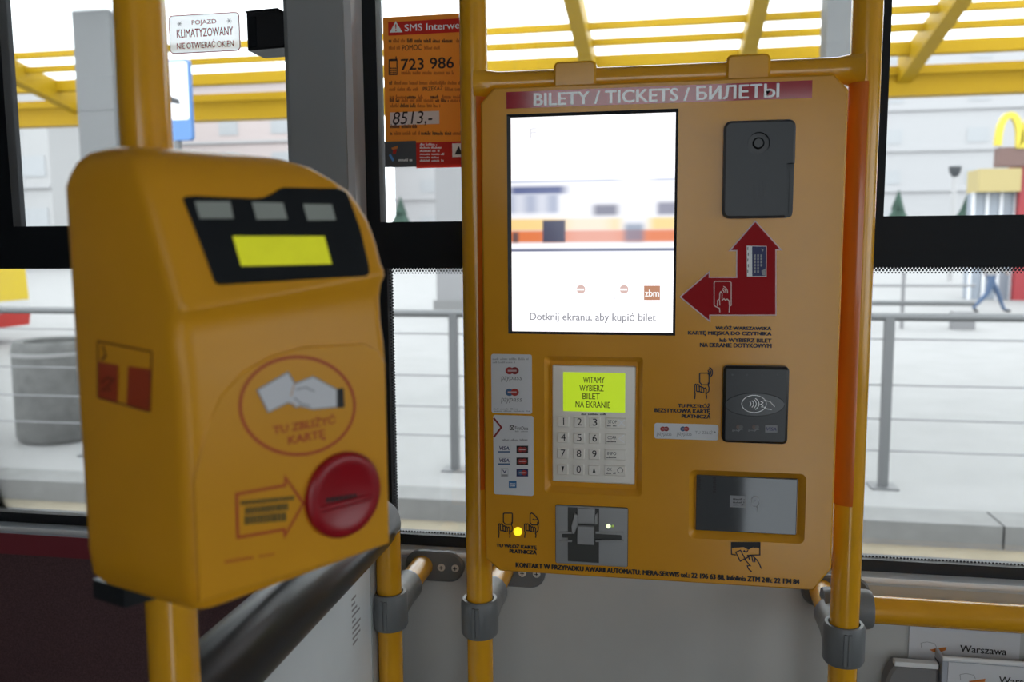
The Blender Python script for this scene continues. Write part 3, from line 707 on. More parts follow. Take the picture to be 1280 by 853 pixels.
# picture of a hand taking a ticket
fill(tm, PM, [TR(*p) for p in [(374, 541), (550, 541), (552, 578), (505, 576), (480, 590), (450, 574), (374, 578)]], M['ink'], .0005, 'outlet_pictogram')
strokes(tm, PM, [[(373, 541), (373, 618), (400, 622)], [(551, 541), (551, 622), (470, 624)], ['c', (400, 605), (430, 592), (458, 645), (428, 662)], [(445, 600), (470, 604)], [(450, 592), (465, 606), (478, 592)],
    [(458, 650), (480, 632), (505, 628), (530, 650), (545, 672), (560, 708)], [(480, 632), (488, 655)], [(500, 630), (508, 668)], [(520, 640), (520, 668)], [(456, 650), (476, 672), (492, 690), (472, 690), (480, 710), (500, 727)]], .0014, M['ink'], .0007, 'outlet_pictogram', TR)

# ------------------------------------------------------------------ grab pole and ticket validator (near left)
VD0, FA, SA, VW, VDp = .545, 45, 30, .159, .112
O = at_depth(243, 778, VD0)
camx = Vector((RT.x, RT.y, 0)).normalized(); camz = Vector((FW.x, FW.y, 0)).normalized()
Fd = camx*cos(radians(FA)) + camz*sin(radians(FA)); Sd = -camx*cos(radians(SA)) + camz*sin(radians(SA)); Zd = Vector((0, 0, 1))
pb = at_depth(217, 812, .672); pt = at_depth(177, 60, .655)
pd = (pt-pb).normalized(); 
gp = empty('grab_pole', (pb.x, pb.y, 0), 'yellow upright grab pole that carries the ticket validator', 'handrail')
lo = pb - pd*(pb.z/pd.z); hi = pb + pd*((ZC-pb.z)/pd.z)
MB().tube([lo, hi], RP, 24).build('pole', M['pole'], gp, 50)
MB().tube([lo, lo+pd*.02], [.04, .024], 24).build('floor_flange', M['clamp'], gp, 50)

va = empty('ticket_validator', O, 'yellow plastic ticket validator with a dark display and a round red button', 'ticket validator')
def vp_(a, b, z): return O + Fd*a + Sd*b + Zd*z
SL = .35; TILT = .018
def tiltz(z):
    if z <= .03: return .008*(1-z/.03)
    if z <= .165: return 0
    if z <= .1965: return TILT*(z-.165)/.0315
    if z <= .206: return TILT
    return max(0, TILT*(1-(z-.206)/.07))
def slope(z, a=0): return .002 + (z-.206-TILT*a/VW)*SL
def vring(z, fo, ins, cr=.012, n=5, right=0):
    fl, fr_ = (fo, fo) if z <= .207 else (slope(z)+fo, slope(z+tiltz(z), VW)+fo)
    cor = [((0+ins), (fl+ins*.6)), ((VW-ins-right), (fr_+ins*.6)), ((VW-ins-right), VDp-ins), ((0+ins), VDp-ins)]
    out = []
    for i in range(4):
        a, b, c = Vector(cor[i-1]), Vector(cor[i]), Vector(cor[(i+1) % 4]); e1 = (a-b).normalized(); e2 = (c-b).normalized()
        for k in range(n+1):
            t = k/n; q = b + e1*cr*(1-t)**2 + e2*cr*t**2     # quadratic fillet
            out.append(vp_(q.x, q.y, z+tiltz(z)*q.x/VW))
    return out
FO = [(-.0, .0, .018), (.004, 0, .006), (.012, 0, .001), (.03, 0, 0), (.150, 0, 0), (.165, .001, 0), (.176, .0035, 0), (.186, .0038, 0), (.1925, .002, 0), (.1965, -.0015, 0), (.2005, -.0010, 0), (.206, .002, 0)]
vr = [vring(z, fo, ins) for z, fo, ins in FO] + [vring(z, 0, 0, right=r) for z, r in ((.225, -.001), (.245, .000), (.262, .004), (.276, .010))]
vr += [vring(.284, .001, .002, right=.018), vring(.292, .004, .005, right=.025), vring(.298, .011, .010, right=.033), vring(.3015, .022, .018, right=.044)]
MB().rings(vr).build('body', M['valid'], va, 38)
# back mounting bracket under the body
mb = MB().rings([[vp_(a, b, z) for a, b in ((.01, .085), (.06, .085), (.06, .12), (.01, .12))] for z in (-.012, .002)]); mb.build('mounting_bracket', M['dark'], va)
PF = Plane(O, Fd, Zd)                                    # lower front
PS = Plane(O, -Sd, Zd)                                   # left flank
Vs = (Sd*SL + Zd).normalized(); PD = Plane(vp_(0, slope(.206), .206), (Fd*VW + Zd*TILT).normalized(), Vs)   # sloping display face
TV = crop(220, 220, 4.923); TF = crop(100, 410, 2.753)
disp = [(40, 142), (60, 130), (120, 126), (300, 134), (480, 142), (540, 135), (590, 112), (630, 84), (660, 75), (990, 80), (1030, 92), (1055, 120), (1130, 330), (1185, 560), (1188, 600), (1165, 620), (800, 640), (280, 672), (250, 668), (235, 650), (150, 420)]
dw = MB().prism(PD, [PD.uv(*TV(*p)) for p in disp], -.001, .0016, .0006).build('display_window', mat('dark display window', (.010, .012, .014), .18, spec=.3), va)
for q in ([(110, 165), (325, 165), (347, 268), (140, 268)], [(460, 168), (650, 172), (678, 272), (490, 275)], [(775, 180), (950, 182), (975, 278), (803, 280)]):
    MB().prism(PD, [PD.uv(*TV(*p)) for p in q], .0015, .0021).build('indicator_lens', M['lens'], dw)
MB().prism(PD, [PD.uv(*TV(*p)) for p in [(342, 378), (905, 378), (950, 548), (395, 560)]], .0015, .0021).build('text_display', M['lcd2'], dw)
# raised arched landing plate on the lower front
u0 = .006; pts = [(.004, .012), (VW-.006, .012), (VW-.006, .150), (VW-.012, .160), (VW-.024, .166), (.085, .168), (.060, .164), (.040, .156), (.024, .142), (.012, .120), (.004, .09)]
lp = MB().prism(PF, pts, -.002, .0010, .0009).build('landing_plate', M['valid'], va, 40)
PF2 = Plane(O + PF.n*.0010, Fd, Zd)
strokes(va, PF2, [['c']+circ(747, 268, 197, 168, 44)], .0022, M['oink'], .0004, 'oval_ring', TF)
fill(va, PF2, [TF(*p) for p in [(608, 214), (714, 152), (736, 190), (724, 232), (740, 262), (712, 256), (646, 290)]], M['paper'], .0004, 'card_picture')
fill(va, PF2, [TF(*p) for p in [(738, 192), (768, 180), (800, 167), (882, 212), (882, 272), (800, 280), (752, 268), (742, 274), (726, 236)]], M['paper'], .0005, 'hand_picture')
strokes(va, PF2, [['c', (608, 214), (714, 152), (738, 192), (768, 180), (800, 167), (882, 212), (882, 272), (800, 280), (752, 268), (742, 274), (716, 256), (646, 290)], [(740, 212), (775, 205), (805, 218)], [(735, 240), (760, 262), (790, 268)]], .0009, M['greyink'], .0007, 'hand_outline', TF)
fill(va, PF2, [TF(*p) for p in [(882, 210), (906, 207), (909, 274), (884, 276)]], M['ink'], .0005, 'cuff')
lettering(va, PF2, 'TU ZBLIŻYĆ', *TF(662, 312), *TF(878, 348), M['oink'], .0004, .03); lettering(va, PF2, 'KARTĘ', *TF(715, 360), *TF(845, 398), M['oink'], .0004, .03)
strokes(va, PF2, [['c', (538, 572), (705, 542), (706, 515), (768, 604), (704, 716), (702, 694), (542, 722)]], .002, M['oink'], .0004, 'arrow_outline', TF)
mb = MB()
for (x0, y0, x1, y1) in ((552, 588, 735, 603), (568, 610, 712, 634), (566, 640, 708, 670)):
    xx = x0
    while xx < x1-6:
        ww = random.uniform(7, 12); yy = -(xx-x0)*.10
        mb.flat(PF2, PF2.poly([TF(xx, y0+yy+8), TF(xx+ww, y0+yy+7), TF(xx+ww, y1+yy+7), TF(xx, y1+yy+8)]), .0004); xx += ww+3
mb.build('arrow_print', M['gink'], va, 'keep')
mb = MB()
for x0, x1, h in ((498, 600, 9), (615, 668, 6)):
    xx = x0
    while xx < x1-4: yy = 806-(xx-498)*.16; mb.flat(PF2, PF2.poly([TF(xx, yy-h/2), TF(xx+8, yy-1.3-h/2), TF(xx+8, yy-1.3+h/2), TF(xx, yy+h/2)]), .0004); xx += 11
mb.build('small_print', M['oink'], va, 'keep')
# red round button: dished disc
cu, cv = PF2.uv(*TF(903, 573)); R = .5*(PF2.uv(*TF(903, 413))[1]-PF2.uv(*TF(903, 733))[1])
RU = .5*(PF2.uv(*TF(1018, 573))[0]-PF2.uv(*TF(787, 573))[0]); R = (R+RU)/2
mb = MB(); rs = []
for r, h in ((R, .0), (R, .003), (R-.0015, .0052), (R-.005, .006), (R-.010, .0052), (R*.5, .0035), (R*.15, .003)): rs.append([PF2.p(cu+r*cos(2*pi*k/36), cv+r*sin(2*pi*k/36), h) for k in range(36)])
mb.rings(rs); bt = mb.build('red_button', M['redknob'], va, 50)
mb = MB().prism(PF2, rrect(cu-R*.75, cv-.008, cu+R*.80, cv-.003, .002), .003, .0062, .0015); mb.build('button_ridge', M['redknob'], bt, 50)
mb = MB()
for k in range(7): a = TF(836+k*15.5, 588-k*2.2); mb.flat(PF2, rrect(*PF2.rect(a[0], a[1]-2.6, a[0]+4.4, a[1]+3.2)), .0040)
mb.build('button_print', M['ink'], bt, 'keep')
# red and yellow carrier logo on the flank
TL = lambda x, y: TF(x, y)
strokes(va, PS, [[(64, 46), (250, 82)], [(66, 240), (243, 288)], [(64, 46), (64, 240)], [(250, 82), (243, 288)]], .0012, M['brink'], .0006, 'flank_logo', TF)
for q in ([(66, 116), (134, 128), (132, 256), (66, 238)], [(168, 132), (245, 142), (242, 284), (162, 264)]): fill(va, PS, [TF(*p) for p in q], mat('flank red', (.38, .045, .012), .4), .0005, 'flank_logo')
strokes(va, PS, [[(76, 190), (98, 170), (118, 178), (100, 200), (78, 214), (112, 212)], [(82, 60), (92, 96), (78, 110)]], .0016, M['brink'], .0008, 'flank_logo', TF)

# ------------------------------------------------------------------ partition with padded rail
rA = on_y(468, 656, YP); RR = .038
yn = at_depth(268, 868, .74).y
pa = empty('partition', (rA.x, YP, 0), 'white partition panel below a thick black padded rail', 'partition')
prf = [(yn-.012, .020), (yn-.010, .028), (yn-.004, .035), (yn+.006, RR), (YP+.010, RR), (YP+.018, .035), (YP+.024, .028), (YP+.026, .015)]
MB().rings([[Vector((rA.x+r*cos(2*pi*k/28), y, rA.z+r*sin(2*pi*k/28))) for k in range(28)] for y, r in prf]).build('padded_rail', M['pad'], pa, 40)
MB().rings([[Vector((rA.x+r*cos(2*pi*k/28), y, rA.z+r*sin(2*pi*k/28))) for k in range(28)] for y, r in ((yn-.013, .010), (yn-.013, .030), (yn-.009, .0345), (yn-.004, .0345))]).build('end_cap', M['dark'], pa, 40)
xp = on_y(486.8, 750, YP).x; xq = xp-.028
MB().box(xq-.009, yn+.02, .25, xq+.009, YP-.022, rA.z-.018).build('panel', M['board'], pa)
MB().box(xq-.011, YP-.03, .25, xq+.0105, YP+.012, rA.z-.024).build('edge_profile', M['grey'], pa)
mb = MB(); PP = Plane((xq+.0092, YP, 0), (0, 1, 0), (0, 0, 1))
for k in range(9):
    zz = rA.z-.075-k*.008; ww = random.uniform(.012, .034); mb.flat(PP, rrect(-.105, zz, -.105+ww, zz+.0035), 0)
mb.build('panel_print', M['greyink'], pa, 'keep')
MB().tube([(xp, YP, 0), (xp, YP, rA.z-.01)], RP-.0005, 24).build('upright', M['pole'], pa, 50)
c = (xp, YP, zc+.001); k = clamp_mesh(c).build('clamp', M['clamp'], pa, 40); seam(c).build('seam', M['clamp'], k); wall_fix(pa, c)
MB().tube([(xp, YP, 0), (xp, YP, .02)], [.04, .024], 24).build('floor_flange', M['clamp'], pa, 50)

# ------------------------------------------------------------------ notices on the glass, latch
PG = Plane((0, YG+.0034, 0), (1, 0, 0), (0, 0, 1))
TPo = crop(470, 0, 3.708)
u0, v1 = PG.uv(478.5, 22); v0 = PG.uv(482, 208)[1]; u1 = u0 + (v1-v0)*.70
po = MB().prism(PG, rrect(u0, v0, u1, v1), 0, .0006).build('poster', M['orangeposter'], None); tag(po, 'orange notice headed SMS Interwencyjny on the window glass beside the ticket machine', 'poster')
def pf(x0, y0, x1, y1, m, off, nm='print'):
    a = TPo(x0, y0); b_ = TPo(x1, y1); r_ = PG.rect(*a, *b_); return MB().flat(PG, rrect(r_[0], r_[1], min(r_[2], u1-.001), r_[3]), off).build(nm, m, po, 'keep')
def pt_(s_, x0, y0, x1, y1, m=M['ink'], bold=.01, shear=0): a = TPo(x0, y0); b_ = TPo(x1, y1); return lettering(po, PG, s_, *a, *b_, m, .0012, bold, shear)
pf(57, 88, 620, 152, M['redposter'], .0009, 'header_band')
fill(po, PG, [TPo(64, 152), TPo(124, 150), TPo(92, 98)], M['wink'], .0011, 'warning_triangle'); pt_('!', 90, 113, 96, 146, M['redposter'])
pt_('SMS Interwencyjny', 133, 104, 520, 146, M['wink'], .015)
pt_('723 986 112', 116, 266, 500, 318, M['ink'], .02)
pt_('POMOC', 122, 208, 212, 234); pt_('PRZEKAŻ', 218, 396, 310, 420)
strokes(po, PG, [['c', (62, 278), (98, 276), (98, 346), (62, 346)], [(94, 276), (94, 262)]], .0018, M['ink'], .0011, 'telephone_picture', TPo)
mb = MB()
for r in range(3):
    for c in range(3): a = TPo(67+c*10, 314+r*10); mb.flat(PG, rrect(*PG.rect(a[0], a[1], a[0]+1.8, a[1]+1.7)), .0012)
mb.flat(PG, rrect(*PG.rect(*TPo(62, 274), *TPo(98, 284))), .0012); mb.build('telephone_picture', M['ink'], po, 'keep')
xr_ = 520
mb = MB(); m2 = MB()
for y, spans in ((190, ((60, 72, 1), (80, 136, 0), (145, 356, 1), (372, 500, 0))), (222, ((60, 112, 0), (224, 305, 0))), (338, ((118, 360, 0),)), (385, ((62, 74, 1), (84, 500, 0))), (414, ((62, 205, 0), (320, 500, 0))), (450, ((64, 140, 0), (144, 188, 1), (196, 220, 0), (252, 300, 1), (306, 500, 0))), (466, ((64, 112, 1), (118, 265, 0), (276, 340, 1), (346, 500, 0))), (490, ((66, 108, 0), (112, 186, 1), (192, 300, 0))), (586, ((66, 190, 1),)), (618, ((68, 78, 1), (84, 205, 0), (210, 348, 1), (356, 480, 0)))):
    for a, b_, d in spans: A = TPo(a, y-10); B = TPo(b_, y+8); scribble(mb if d else m2, PG, A[0], A[1], B[0], B[1], .0011, fill=1)
mb.build('small_print', M['ink'], po, 'keep'); m2.build('small_print', M['orangeink'], po, 'keep')
pf(66, 518, 294, 578, M['thinpaper'], .0010, 'paper_label')
pt_('8513,-', 78, 516, 262, 584, M['ink'], .0, .18)
pf(42, 655, 187, 775, M['dposter'], .0009, 'dark_block'); pf(187, 655, 620, 775, M['redposter'], .0009, 'red_block')
fill(po, PG, [TPo(72, 686), TPo(104, 674), TPo(100, 690), TPo(76, 694)], M['rib'], .0011, 'emblem'); fill(po, PG, [TPo(80, 694), TPo(98, 692), TPo(92, 714), TPo(78, 712)], M['redposter'], .0011, 'emblem'); fill(po, PG, [TPo(60, 720), TPo(68, 712), TPo(86, 742), TPo(78, 750)], mat('emblem blue', (.1, .3, .7), .5), .0011, 'emblem')
mb = MB(); scribble(mb, PG, *TPo(105, 734), *TPo(172, 748), .0011, fill=1)
for k in range(6): scribble(mb, PG, *TPo(204, 664+k*15), *TPo(204+random.uniform(70, 125), 674+k*15), .0011, fill=1)
mb.build('small_print', M['wink'], po, 'keep')
pf(354, 664, 440, 728, M['wink'], .0011, 'white_box'); fill(po, PG, [TPo(366, 716), TPo(402, 716), TPo(384, 676)], M['ink'], .0013, 'mark')

# small red-and-white notice on the left pane
u0, v0, u1, v1 = PG.rect(211.5, 17, 300.5, 66)
ns = MB().prism(PG, rrect(u0, v0, u1, v1, .008), 0, .0006).build('window_sticker', M['film'], None); tag(ns, 'white sticker with red border and air-conditioning notice on the window glass', 'sticker')
rp = mat('notice red', (.50, .04, .05), .5)
TN = crop(0, 0, 2.667)
MB().ribbon(PG, rrect(u0+.001, v0+.001, u1-.001, v1-.001, .007), .0016, .0010, True).build('border', rp, ns, 'flat2')
for s_, bx in (('POJAZD', (640, 66, 722, 85)), ('KLIMATYZOWANY', (590, 94, 778, 122)), ('NIE OTWIERAĆ OKIEN', (590, 132, 780, 160))):
    a = TN(*bx[:2]); b_ = TN(*bx[2:]); lettering(ns, PG, s_, *a, *b_, rp, .0010, .01)
for x, y in ((600, 80), (765, 70)): strokes(ns, PG, [[(x-9, y), (x+9, y)], [(x-5, y-8), (x+5, y+8)], [(x-5, y+8), (x+5, y-8)]], .001, M['greyink'], .0010, 'snowflake', TN)

# black latch block beside the post
la = empty('window_latch', on_y(330, 60, YG), 'black block-shaped window latch beside the grey post', 'latch')
PL = Plane((0, 1.345, 0), (1, 0, 0), (0, 0, 1))
u0, v0, u1, v1 = PL.rect(308, 10, 356, 62)
MB().prism(PL, [(u0, v0), (u1-.004, v0+.002), (u1, v0+.008), (u1, v1-.008), (u1-.012, v1), (u0, v1-.002)], -.062, 0, .002).build('body', M['black'], la)
MB().prism(PL, rrect(u0-.0005, v1-.006, u1-.014, v1-.003), 0, .0015).build('lip', M['dark'], la)
MB().prism(PL, rrect(u0+.004, v0+.004, u0+.018, v1-.012, .002), 0, .002, .001).build('handle', M['bframe'], la)

# ------------------------------------------------------------------ leaflets below the rail on the right
PW = Plane((0, YW, 0), (1, 0, 0), (0, 0, 1))
u0, v0, u1, v1 = PW.rect(1134, 786.5, 1272, 880)
lf = MB().prism(PW, rrect(u0, v0-.05, u1, v1), .001, .004).build('leaflet', M['paper'], None); tag(lf, 'white Warszawa leaflet standing upright against the grey wall', 'leaflet', None)
TW = crop(1000, 690, 4.571)
def city(parent, P, tf, dx, dy, off):
    a = tf(908+dx, 535+dy); b_ = tf(1175+dx, 575+dy); lettering(parent, P, 'Warszawa', *a, *b_, M['ink'], off, .015)
    fill(parent, P, [tf(x+dx, y+dy) for x, y in [(735, 552), (770, 546), (832, 538), (828, 556), (800, 566), (755, 566)]], M['rib'], off, 'ribbon_print')
    strokes(parent, P, [[(690+dx, 545+dy), (686+dx, 515+dy), (720+dx, 508+dy), (765+dx, 518+dy), (775+dx, 540+dy)]], .0008, M['greyink'], off, 'ribbon_print', tf)
city(lf, PW, TW, 0, 0, .0045)
YH = 1.33
PH = Plane((0, YH, 0), (1, 0, 0), (0, 0, 1))
u0, v0, u1, v1 = PH.rect(1176, 829, 1318, 910)
hd = empty('leaflet_holder', ((u0+u1)/2, YW, v0-.06), 'pale grey plastic leaflet holder fixed to the wall under the rail', 'leaflet holder')
clear = mat('pale grey plastic', (.5, .52, .58), .3)
MB().prism(PH, rrect(u0, v0-.08, u1, v1, .003), -.004, 0, .001).build('front_plate', clear, hd)
MB().box(u0, YH+.004, v0-.08, u0+.004, YW-.001, v1).build('side_plate', clear, hd); MB().box(u1-.004, YH+.004, v0-.08, u1, YW-.001, v1).build('side_plate', clear, hd)
MB().box(u0, YH+.004, v0-.08, u1, YW-.001, v0-.076).build('bottom_plate', clear, hd)
MB().tube([(u0, YH+.002, v1), (u1, YH+.002, v1)], .004, 10).build('front_lip', M['white'], hd, 50)
mb = MB(); PSd = Plane((u0-.0004, YH, 0), (0, -1, 0), (0, 0, 1)); mb.ribbon(PSd, [(-.055, v1-.022), (-.04, v1-.016), (-.015, v1-.014), (-.012, v1-.02)], .003, 0); mb.build('side_print', M['ink'], hd, 'flat2')
fl = MB().prism(PH, rrect(u0+.008, v0-.07, u1-.006, v1-.004), .0006, .0018).build('leaflet', M['paper'], None); tag(fl, 'white Warszawa leaflet on the front of the plastic holder', 'leaflet', None)
city(fl, PH, TW, 225, 184, .0022)
# rounded grey cup with a white rim
PB = Plane((0, YH+.005, 0), (1, 0, 0), (0, 0, 1))
u0, v0, u1, v1 = PB.rect(1106, 834, 1172, 912)
gb = empty('leaflet_pocket', ((u0+u1)/2, YW, v0-.05), 'rounded grey pocket with a white top edge beside the leaflet holder', 'leaflet holder')
MB().prism(PB, [(u0+.010, v0-.06), (u1, v0-.06), (u1, v1), (u0+.014, v1), (u0+.006, v1-.012), (u0+.001, v1-.028), (u0, v1-.045), (u0+.002, v0-.05)], -.028, 0, .004).build('pocket_body', mat('pocket grey', (.22, .21, .21), .5), gb, 40)
MB().prism(PB, rrect(u0+.012, v1-.001, u1-.001, v1+.007, .001), -.012, .001, .001).build('pocket_rim', M['white'], gb)

# ------------------------------------------------------------------ outdoors
ALB = .51
G0, G1 = -.30, -.15                                     # roadway, raised platform
pale = mat('pale concrete', (.38, .38, .375), .8, noise=.06, nscale=2)
yk = on_z(1180, 656, G1).y
mr = mat('grey roadway', (.36, .36, .355), .8, noise=.08, nscale=3)
struct('ground_road', MB().box(-60, YG+.2, G0-.1, 60, yk, G0), mr)
struct('trim_5', MB().box(-60, yk-.35, G0-.01, 60, yk, G0+.006), mat('worn yellow line', (.34, .295, .21), .8, noise=.1, nscale=6))
struct('ground_platform', MB().box(-120, yk+.30, G1-.25, 120, 130, G1), pale)
kb = MB(); x = -9.0
kroot = empty('kerb', (0, yk, G0)); kroot['kind'] = 'structure'
km = MB().box(0, 0, 0, .985, .30, G1-G0+.004).mesh('kerbstone', [mat('grey kerb stone', (.26, .26, .255), .8, noise=.1, nscale=7)])
for k in range(16): put('kerbstone', km, None, kroot, (-9+k*1.0, yk, G0))
# platform railing with posts and cables
yr0 = on_z(1103, 609, G1).y; mrail = mat('galvanised rail', (.21, .215, .22), .5, .3)
rl = empty('platform_railing', (0, yr0, G1), 'long galvanised railing with cables along the platform outside the windows', 'railing')
zr0 = on_y(1180, 397, yr0).z
MB().tube([(-9, yr0, zr0), (9, yr0, zr0)], .028, 10).build('top_rail', mrail, rl, 50)
px_r = on_z(1103, 609, G1).x; px_m = on_z(560, 597, G1).x; sp = px_r-px_m
for x in (px_m-2*sp, px_m-sp, px_m, px_r, px_r+sp):
    mb = MB().box(x-.03, yr0-.03, G1, x+.03, yr0+.03, zr0); mb.build('post', mrail, rl); MB().box(x-.09, yr0-.09, G1, x+.09, yr0+.09, G1+.012).build('base_plate', mrail, rl)
mcab = mat('cable grey', (.3, .3, .31), .5)
for py in (425, 483, 526, 566): z = on_y(1180, py, yr0).z; MB().tube([(-9, yr0, z), (9, yr0, z)], .006, 6).build('cable', mcab, rl, 50)
# farther low railing
f1 = on_z(1127, 411, G1); zf = on_y(1127, 379, f1.y).z; zf2 = on_y(1127, 341, f1.y).z
fr = empty('far_railing', (f1.x, f1.y, G1), 'low dark barrier farther back on the plaza', 'railing')
MB().tube([(f1.x-8, f1.y, zf), (f1.x+1.3, f1.y, zf)], .05, 8).build('rail', mrail, fr, 50); MB().tube([(f1.x-8, f1.y, zf2-.25), (f1.x+1.3, f1.y, zf2-.25)], .025, 8).build('rail', mcab, fr, 50)
for k in range(5): MB().tube([(f1.x-k*2, f1.y, G1), (f1.x-k*2, f1.y, zf2)], .035, 8).build('post', mcab, fr, 50)
MB().box(f1.x+.9, f1.y-.12, G1, f1.x+1.3, f1.y+.12, G1+.34).build('end_block', mcab, fr)
# concrete litter bin
b0 = on_z(47, 560, G1); rb = .35
b0.y += .38; b0.x -= .07
bn = empty('litter_bin', b0, 'round grey concrete bin standing on the platform behind the railing', 'litter bin')
zt = on_y(47, 424, b0.y).z
mb = MB(); n = 28
mb.rings([[Vector((b0.x+r*cos(2*pi*k/n), b0.y+r*sin(2*pi*k/n), z)) for k in range(n)] for z, r in ((G1, rb*.9), (G1+.05, rb), (zt-.08, rb*.99), (zt-.02, rb*.96), (zt, rb*.9), (zt-.01, rb*.7), (zt-.3, rb*.66))]).build('concrete_shell', mat('rough concrete', (.19, .19, .185), .9, noise=.2, nscale=9), bn, 40)
mb = MB(); mb.rings([[Vector((b0.x+r*cos(2*pi*k/n), b0.y+r*sin(2*pi*k/n), z)) for k in range(n)] for z, r in ((zt-.13, rb*1.005), (zt-.11, rb*1.02), (zt-.09, rb*1.005))], False, False); mb.build('rim_band', pale, bn, 40)
# yellow vehicle with white and red bands, cut off by the frame
vy = 11.5; v0_ = on_y(38, 380, vy+2.5)
vh = empty('city_bus', (v0_.x-4, vy+1.2, G0), 'yellow, white and red city bus parked beyond the platform', 'bus')
zA, zB, zC_ = on_y(10, 426, vy).z, on_y(10, 405, vy).z, on_y(10, 388, vy).z
def busring(z, ins): 
    X0, X1, Y0, Y1 = v0_.x-9, v0_.x-ins, vy+.0+ins*.3, vy+2.5
    return [Vector((X0, Y1, z)), Vector((X0, Y0, z))]+[Vector((X1-.5+.5*sin(pi/2*k/6), Y0+.5-.5*cos(pi/2*k/6), z)) for k in range(7)]+[Vector((X1, Y1, z))]
for nm, a, b_, m, i0, i1 in (('lower_body', zA, zB, mat('bus red', (.62, .03, .02), .35), .05, 0), ('white_band', zB, zC_, mat('bus white', (.75, .75, .75), .35), 0, .02), ('upper_body', zC_, zC_+.65, mat('bus yellow', (.80, .58, .01), .35), .02, .06), ('window_band', zC_+.65, zC_+1.6, M['dark'], .06, .14), ('roof', zC_+1.6, zC_+1.9, mat('bus yellow roof', (.8, .58, .01), .35), .14, .3)):
    MB().rings([busring(a, i0), busring(b_, i1)]).build(nm, m, vh, 40)
for dx in (-1.2, -6.5):
    P = Plane((v0_.x+dx, vy, G1+.42), (1, 0, 0), (0, 0, 1)); MB().prism(P, circ(0, 0, .45), -.25, .01, .03).build('wheel', M['black'], vh, 40)
# shelter with yellow steel roof
yf = 10.0; zfb = on_y(836, 130, yf).z; zft = on_y(836, 94, yf).z
sh = empty('platform_shelter', (0, 8, G1), 'yellow steel platform shelter with a translucent roof outside the windows', 'shelter')
my = mat('shelter yellow steel', (.70, .43, .012), .5, spec=.15); sheet = translucent('translucent roof sheet', (.9, .92, .92), .7); mcol = mat('shelter column grey', (.20, .205, .21), .6)
MB().box(-16, yf, zfb, 16, yf+.18, zft).build('fascia_beam', my, sh)
MB().box(-16, yf-.06, zft-.10, 16, yf, zft-.03).build('gutter_lip', my, sh)
RN = Vector((0, .16, 1)).normalized(); RO = Vector((0, yf, zft+.02))
def roofp(px, py, lift=0): return on_plane(px, py, RO+Vector((0, 0, lift)), RN)
for py, d, hgt in ((74, .10, .13), (49, .05, .07), (28, .05, .07)):
    q = roofp(836, py); MB().box(-16, q.y-d/2, q.z-hgt/2, 16, q.y+d/2, q.z+hgt/2).build('purlin', my, sh)
ynr = 5.6; zz = lambda y: RO.z+.16*(yf-y)+.10
rx = [roofp(34, 92).x, roofp(732, 55).x, roofp(938, 42).x, roofp(1164, 35).x]
rx = [rx[0]-(rx[1]-rx[0])] + rx + [rx[3]+2.3]
for x in rx:
    mb = MB(); vs = [(x+sx*.07, y, z) for y, z in ((ynr, zz(ynr)-.18), (ynr, zz(ynr)-.04), (yf, zz(yf)-.04), (yf, zz(yf)-.30)) for sx in (-1, 1)]
    mb.add(vs, [(0, 1, 3, 2), (2, 3, 5, 4), (4, 5, 7, 6), (6, 7, 1, 0), (0, 2, 4, 6), (1, 7, 5, 3)]); mb.build('rafter', my, sh)
sm = []
xs_ = [-16]+rx+[16]
for a, b_ in zip(xs_[:-1], xs_[1:]):
    MB().add([(a+.01, ynr, zz(ynr)), (b_-.01, ynr, zz(ynr)), (b_-.01, yf, zz(yf)), (a+.01, yf, zz(yf)), (a+.01, ynr, zz(ynr)+.01), (b_-.01, ynr, zz(ynr)+.01), (b_-.01, yf, zz(yf)+.01), (a+.01, yf, zz(yf)+.01)], [(0, 3, 2, 1), (4, 5, 6, 7), (0, 1, 5, 4), (2, 3, 7, 6), (1, 2, 6, 5), (3, 0, 4, 7)]).build('roof_sheet', sheet, sh)
yc = 7.9
for a, b_ in ((94, 140), (1032, 1064)):
    xA, xB = on_y(a, 90, yc).x, on_y(b_, 90, yc).x
    mb = MB()
    for z0, z1, g in ((G1, .9, 0), (.905, 1.9, 0), (1.905, 2.9, 0), (2.905, 5.2, 0)): mb.box(xA, yc, z0, xB, yc+.34, z1)
    cl_ = mb.build('column', mcol, sh)
    MB().box(xA+.02, yc+.02, G1, xB-.02, yc+.32, 5.19).build('column_core', M['lgrey'], cl_)
    for dz in (0, .09): MB().box(xB, yc+.1, 3.0-.1-dz, xB+.22, yc+.16, 3.0-.06-dz).build('bracket_arm', M['white'], cl_)
mp0 = on_z(568, 392, G1); 
pl_ = empty('plaza_pillar', mp0, 'tall pale grey pillar standing on the plaza far behind the railing', 'pillar')
MB().box(mp0.x-.35, mp0.y-.35, G1, mp0.x+.35, mp0.y+.35, 9).build('shaft', mat('pale grey render', (.38, .38, .39), .8), pl_)
MB().box(mp0.x-.42, mp0.y-.42, G1, mp0.x+.42, mp0.y+.42, G1+.35).build('plinth', mat('grey plinth', (.3, .3, .3), .8), pl_)
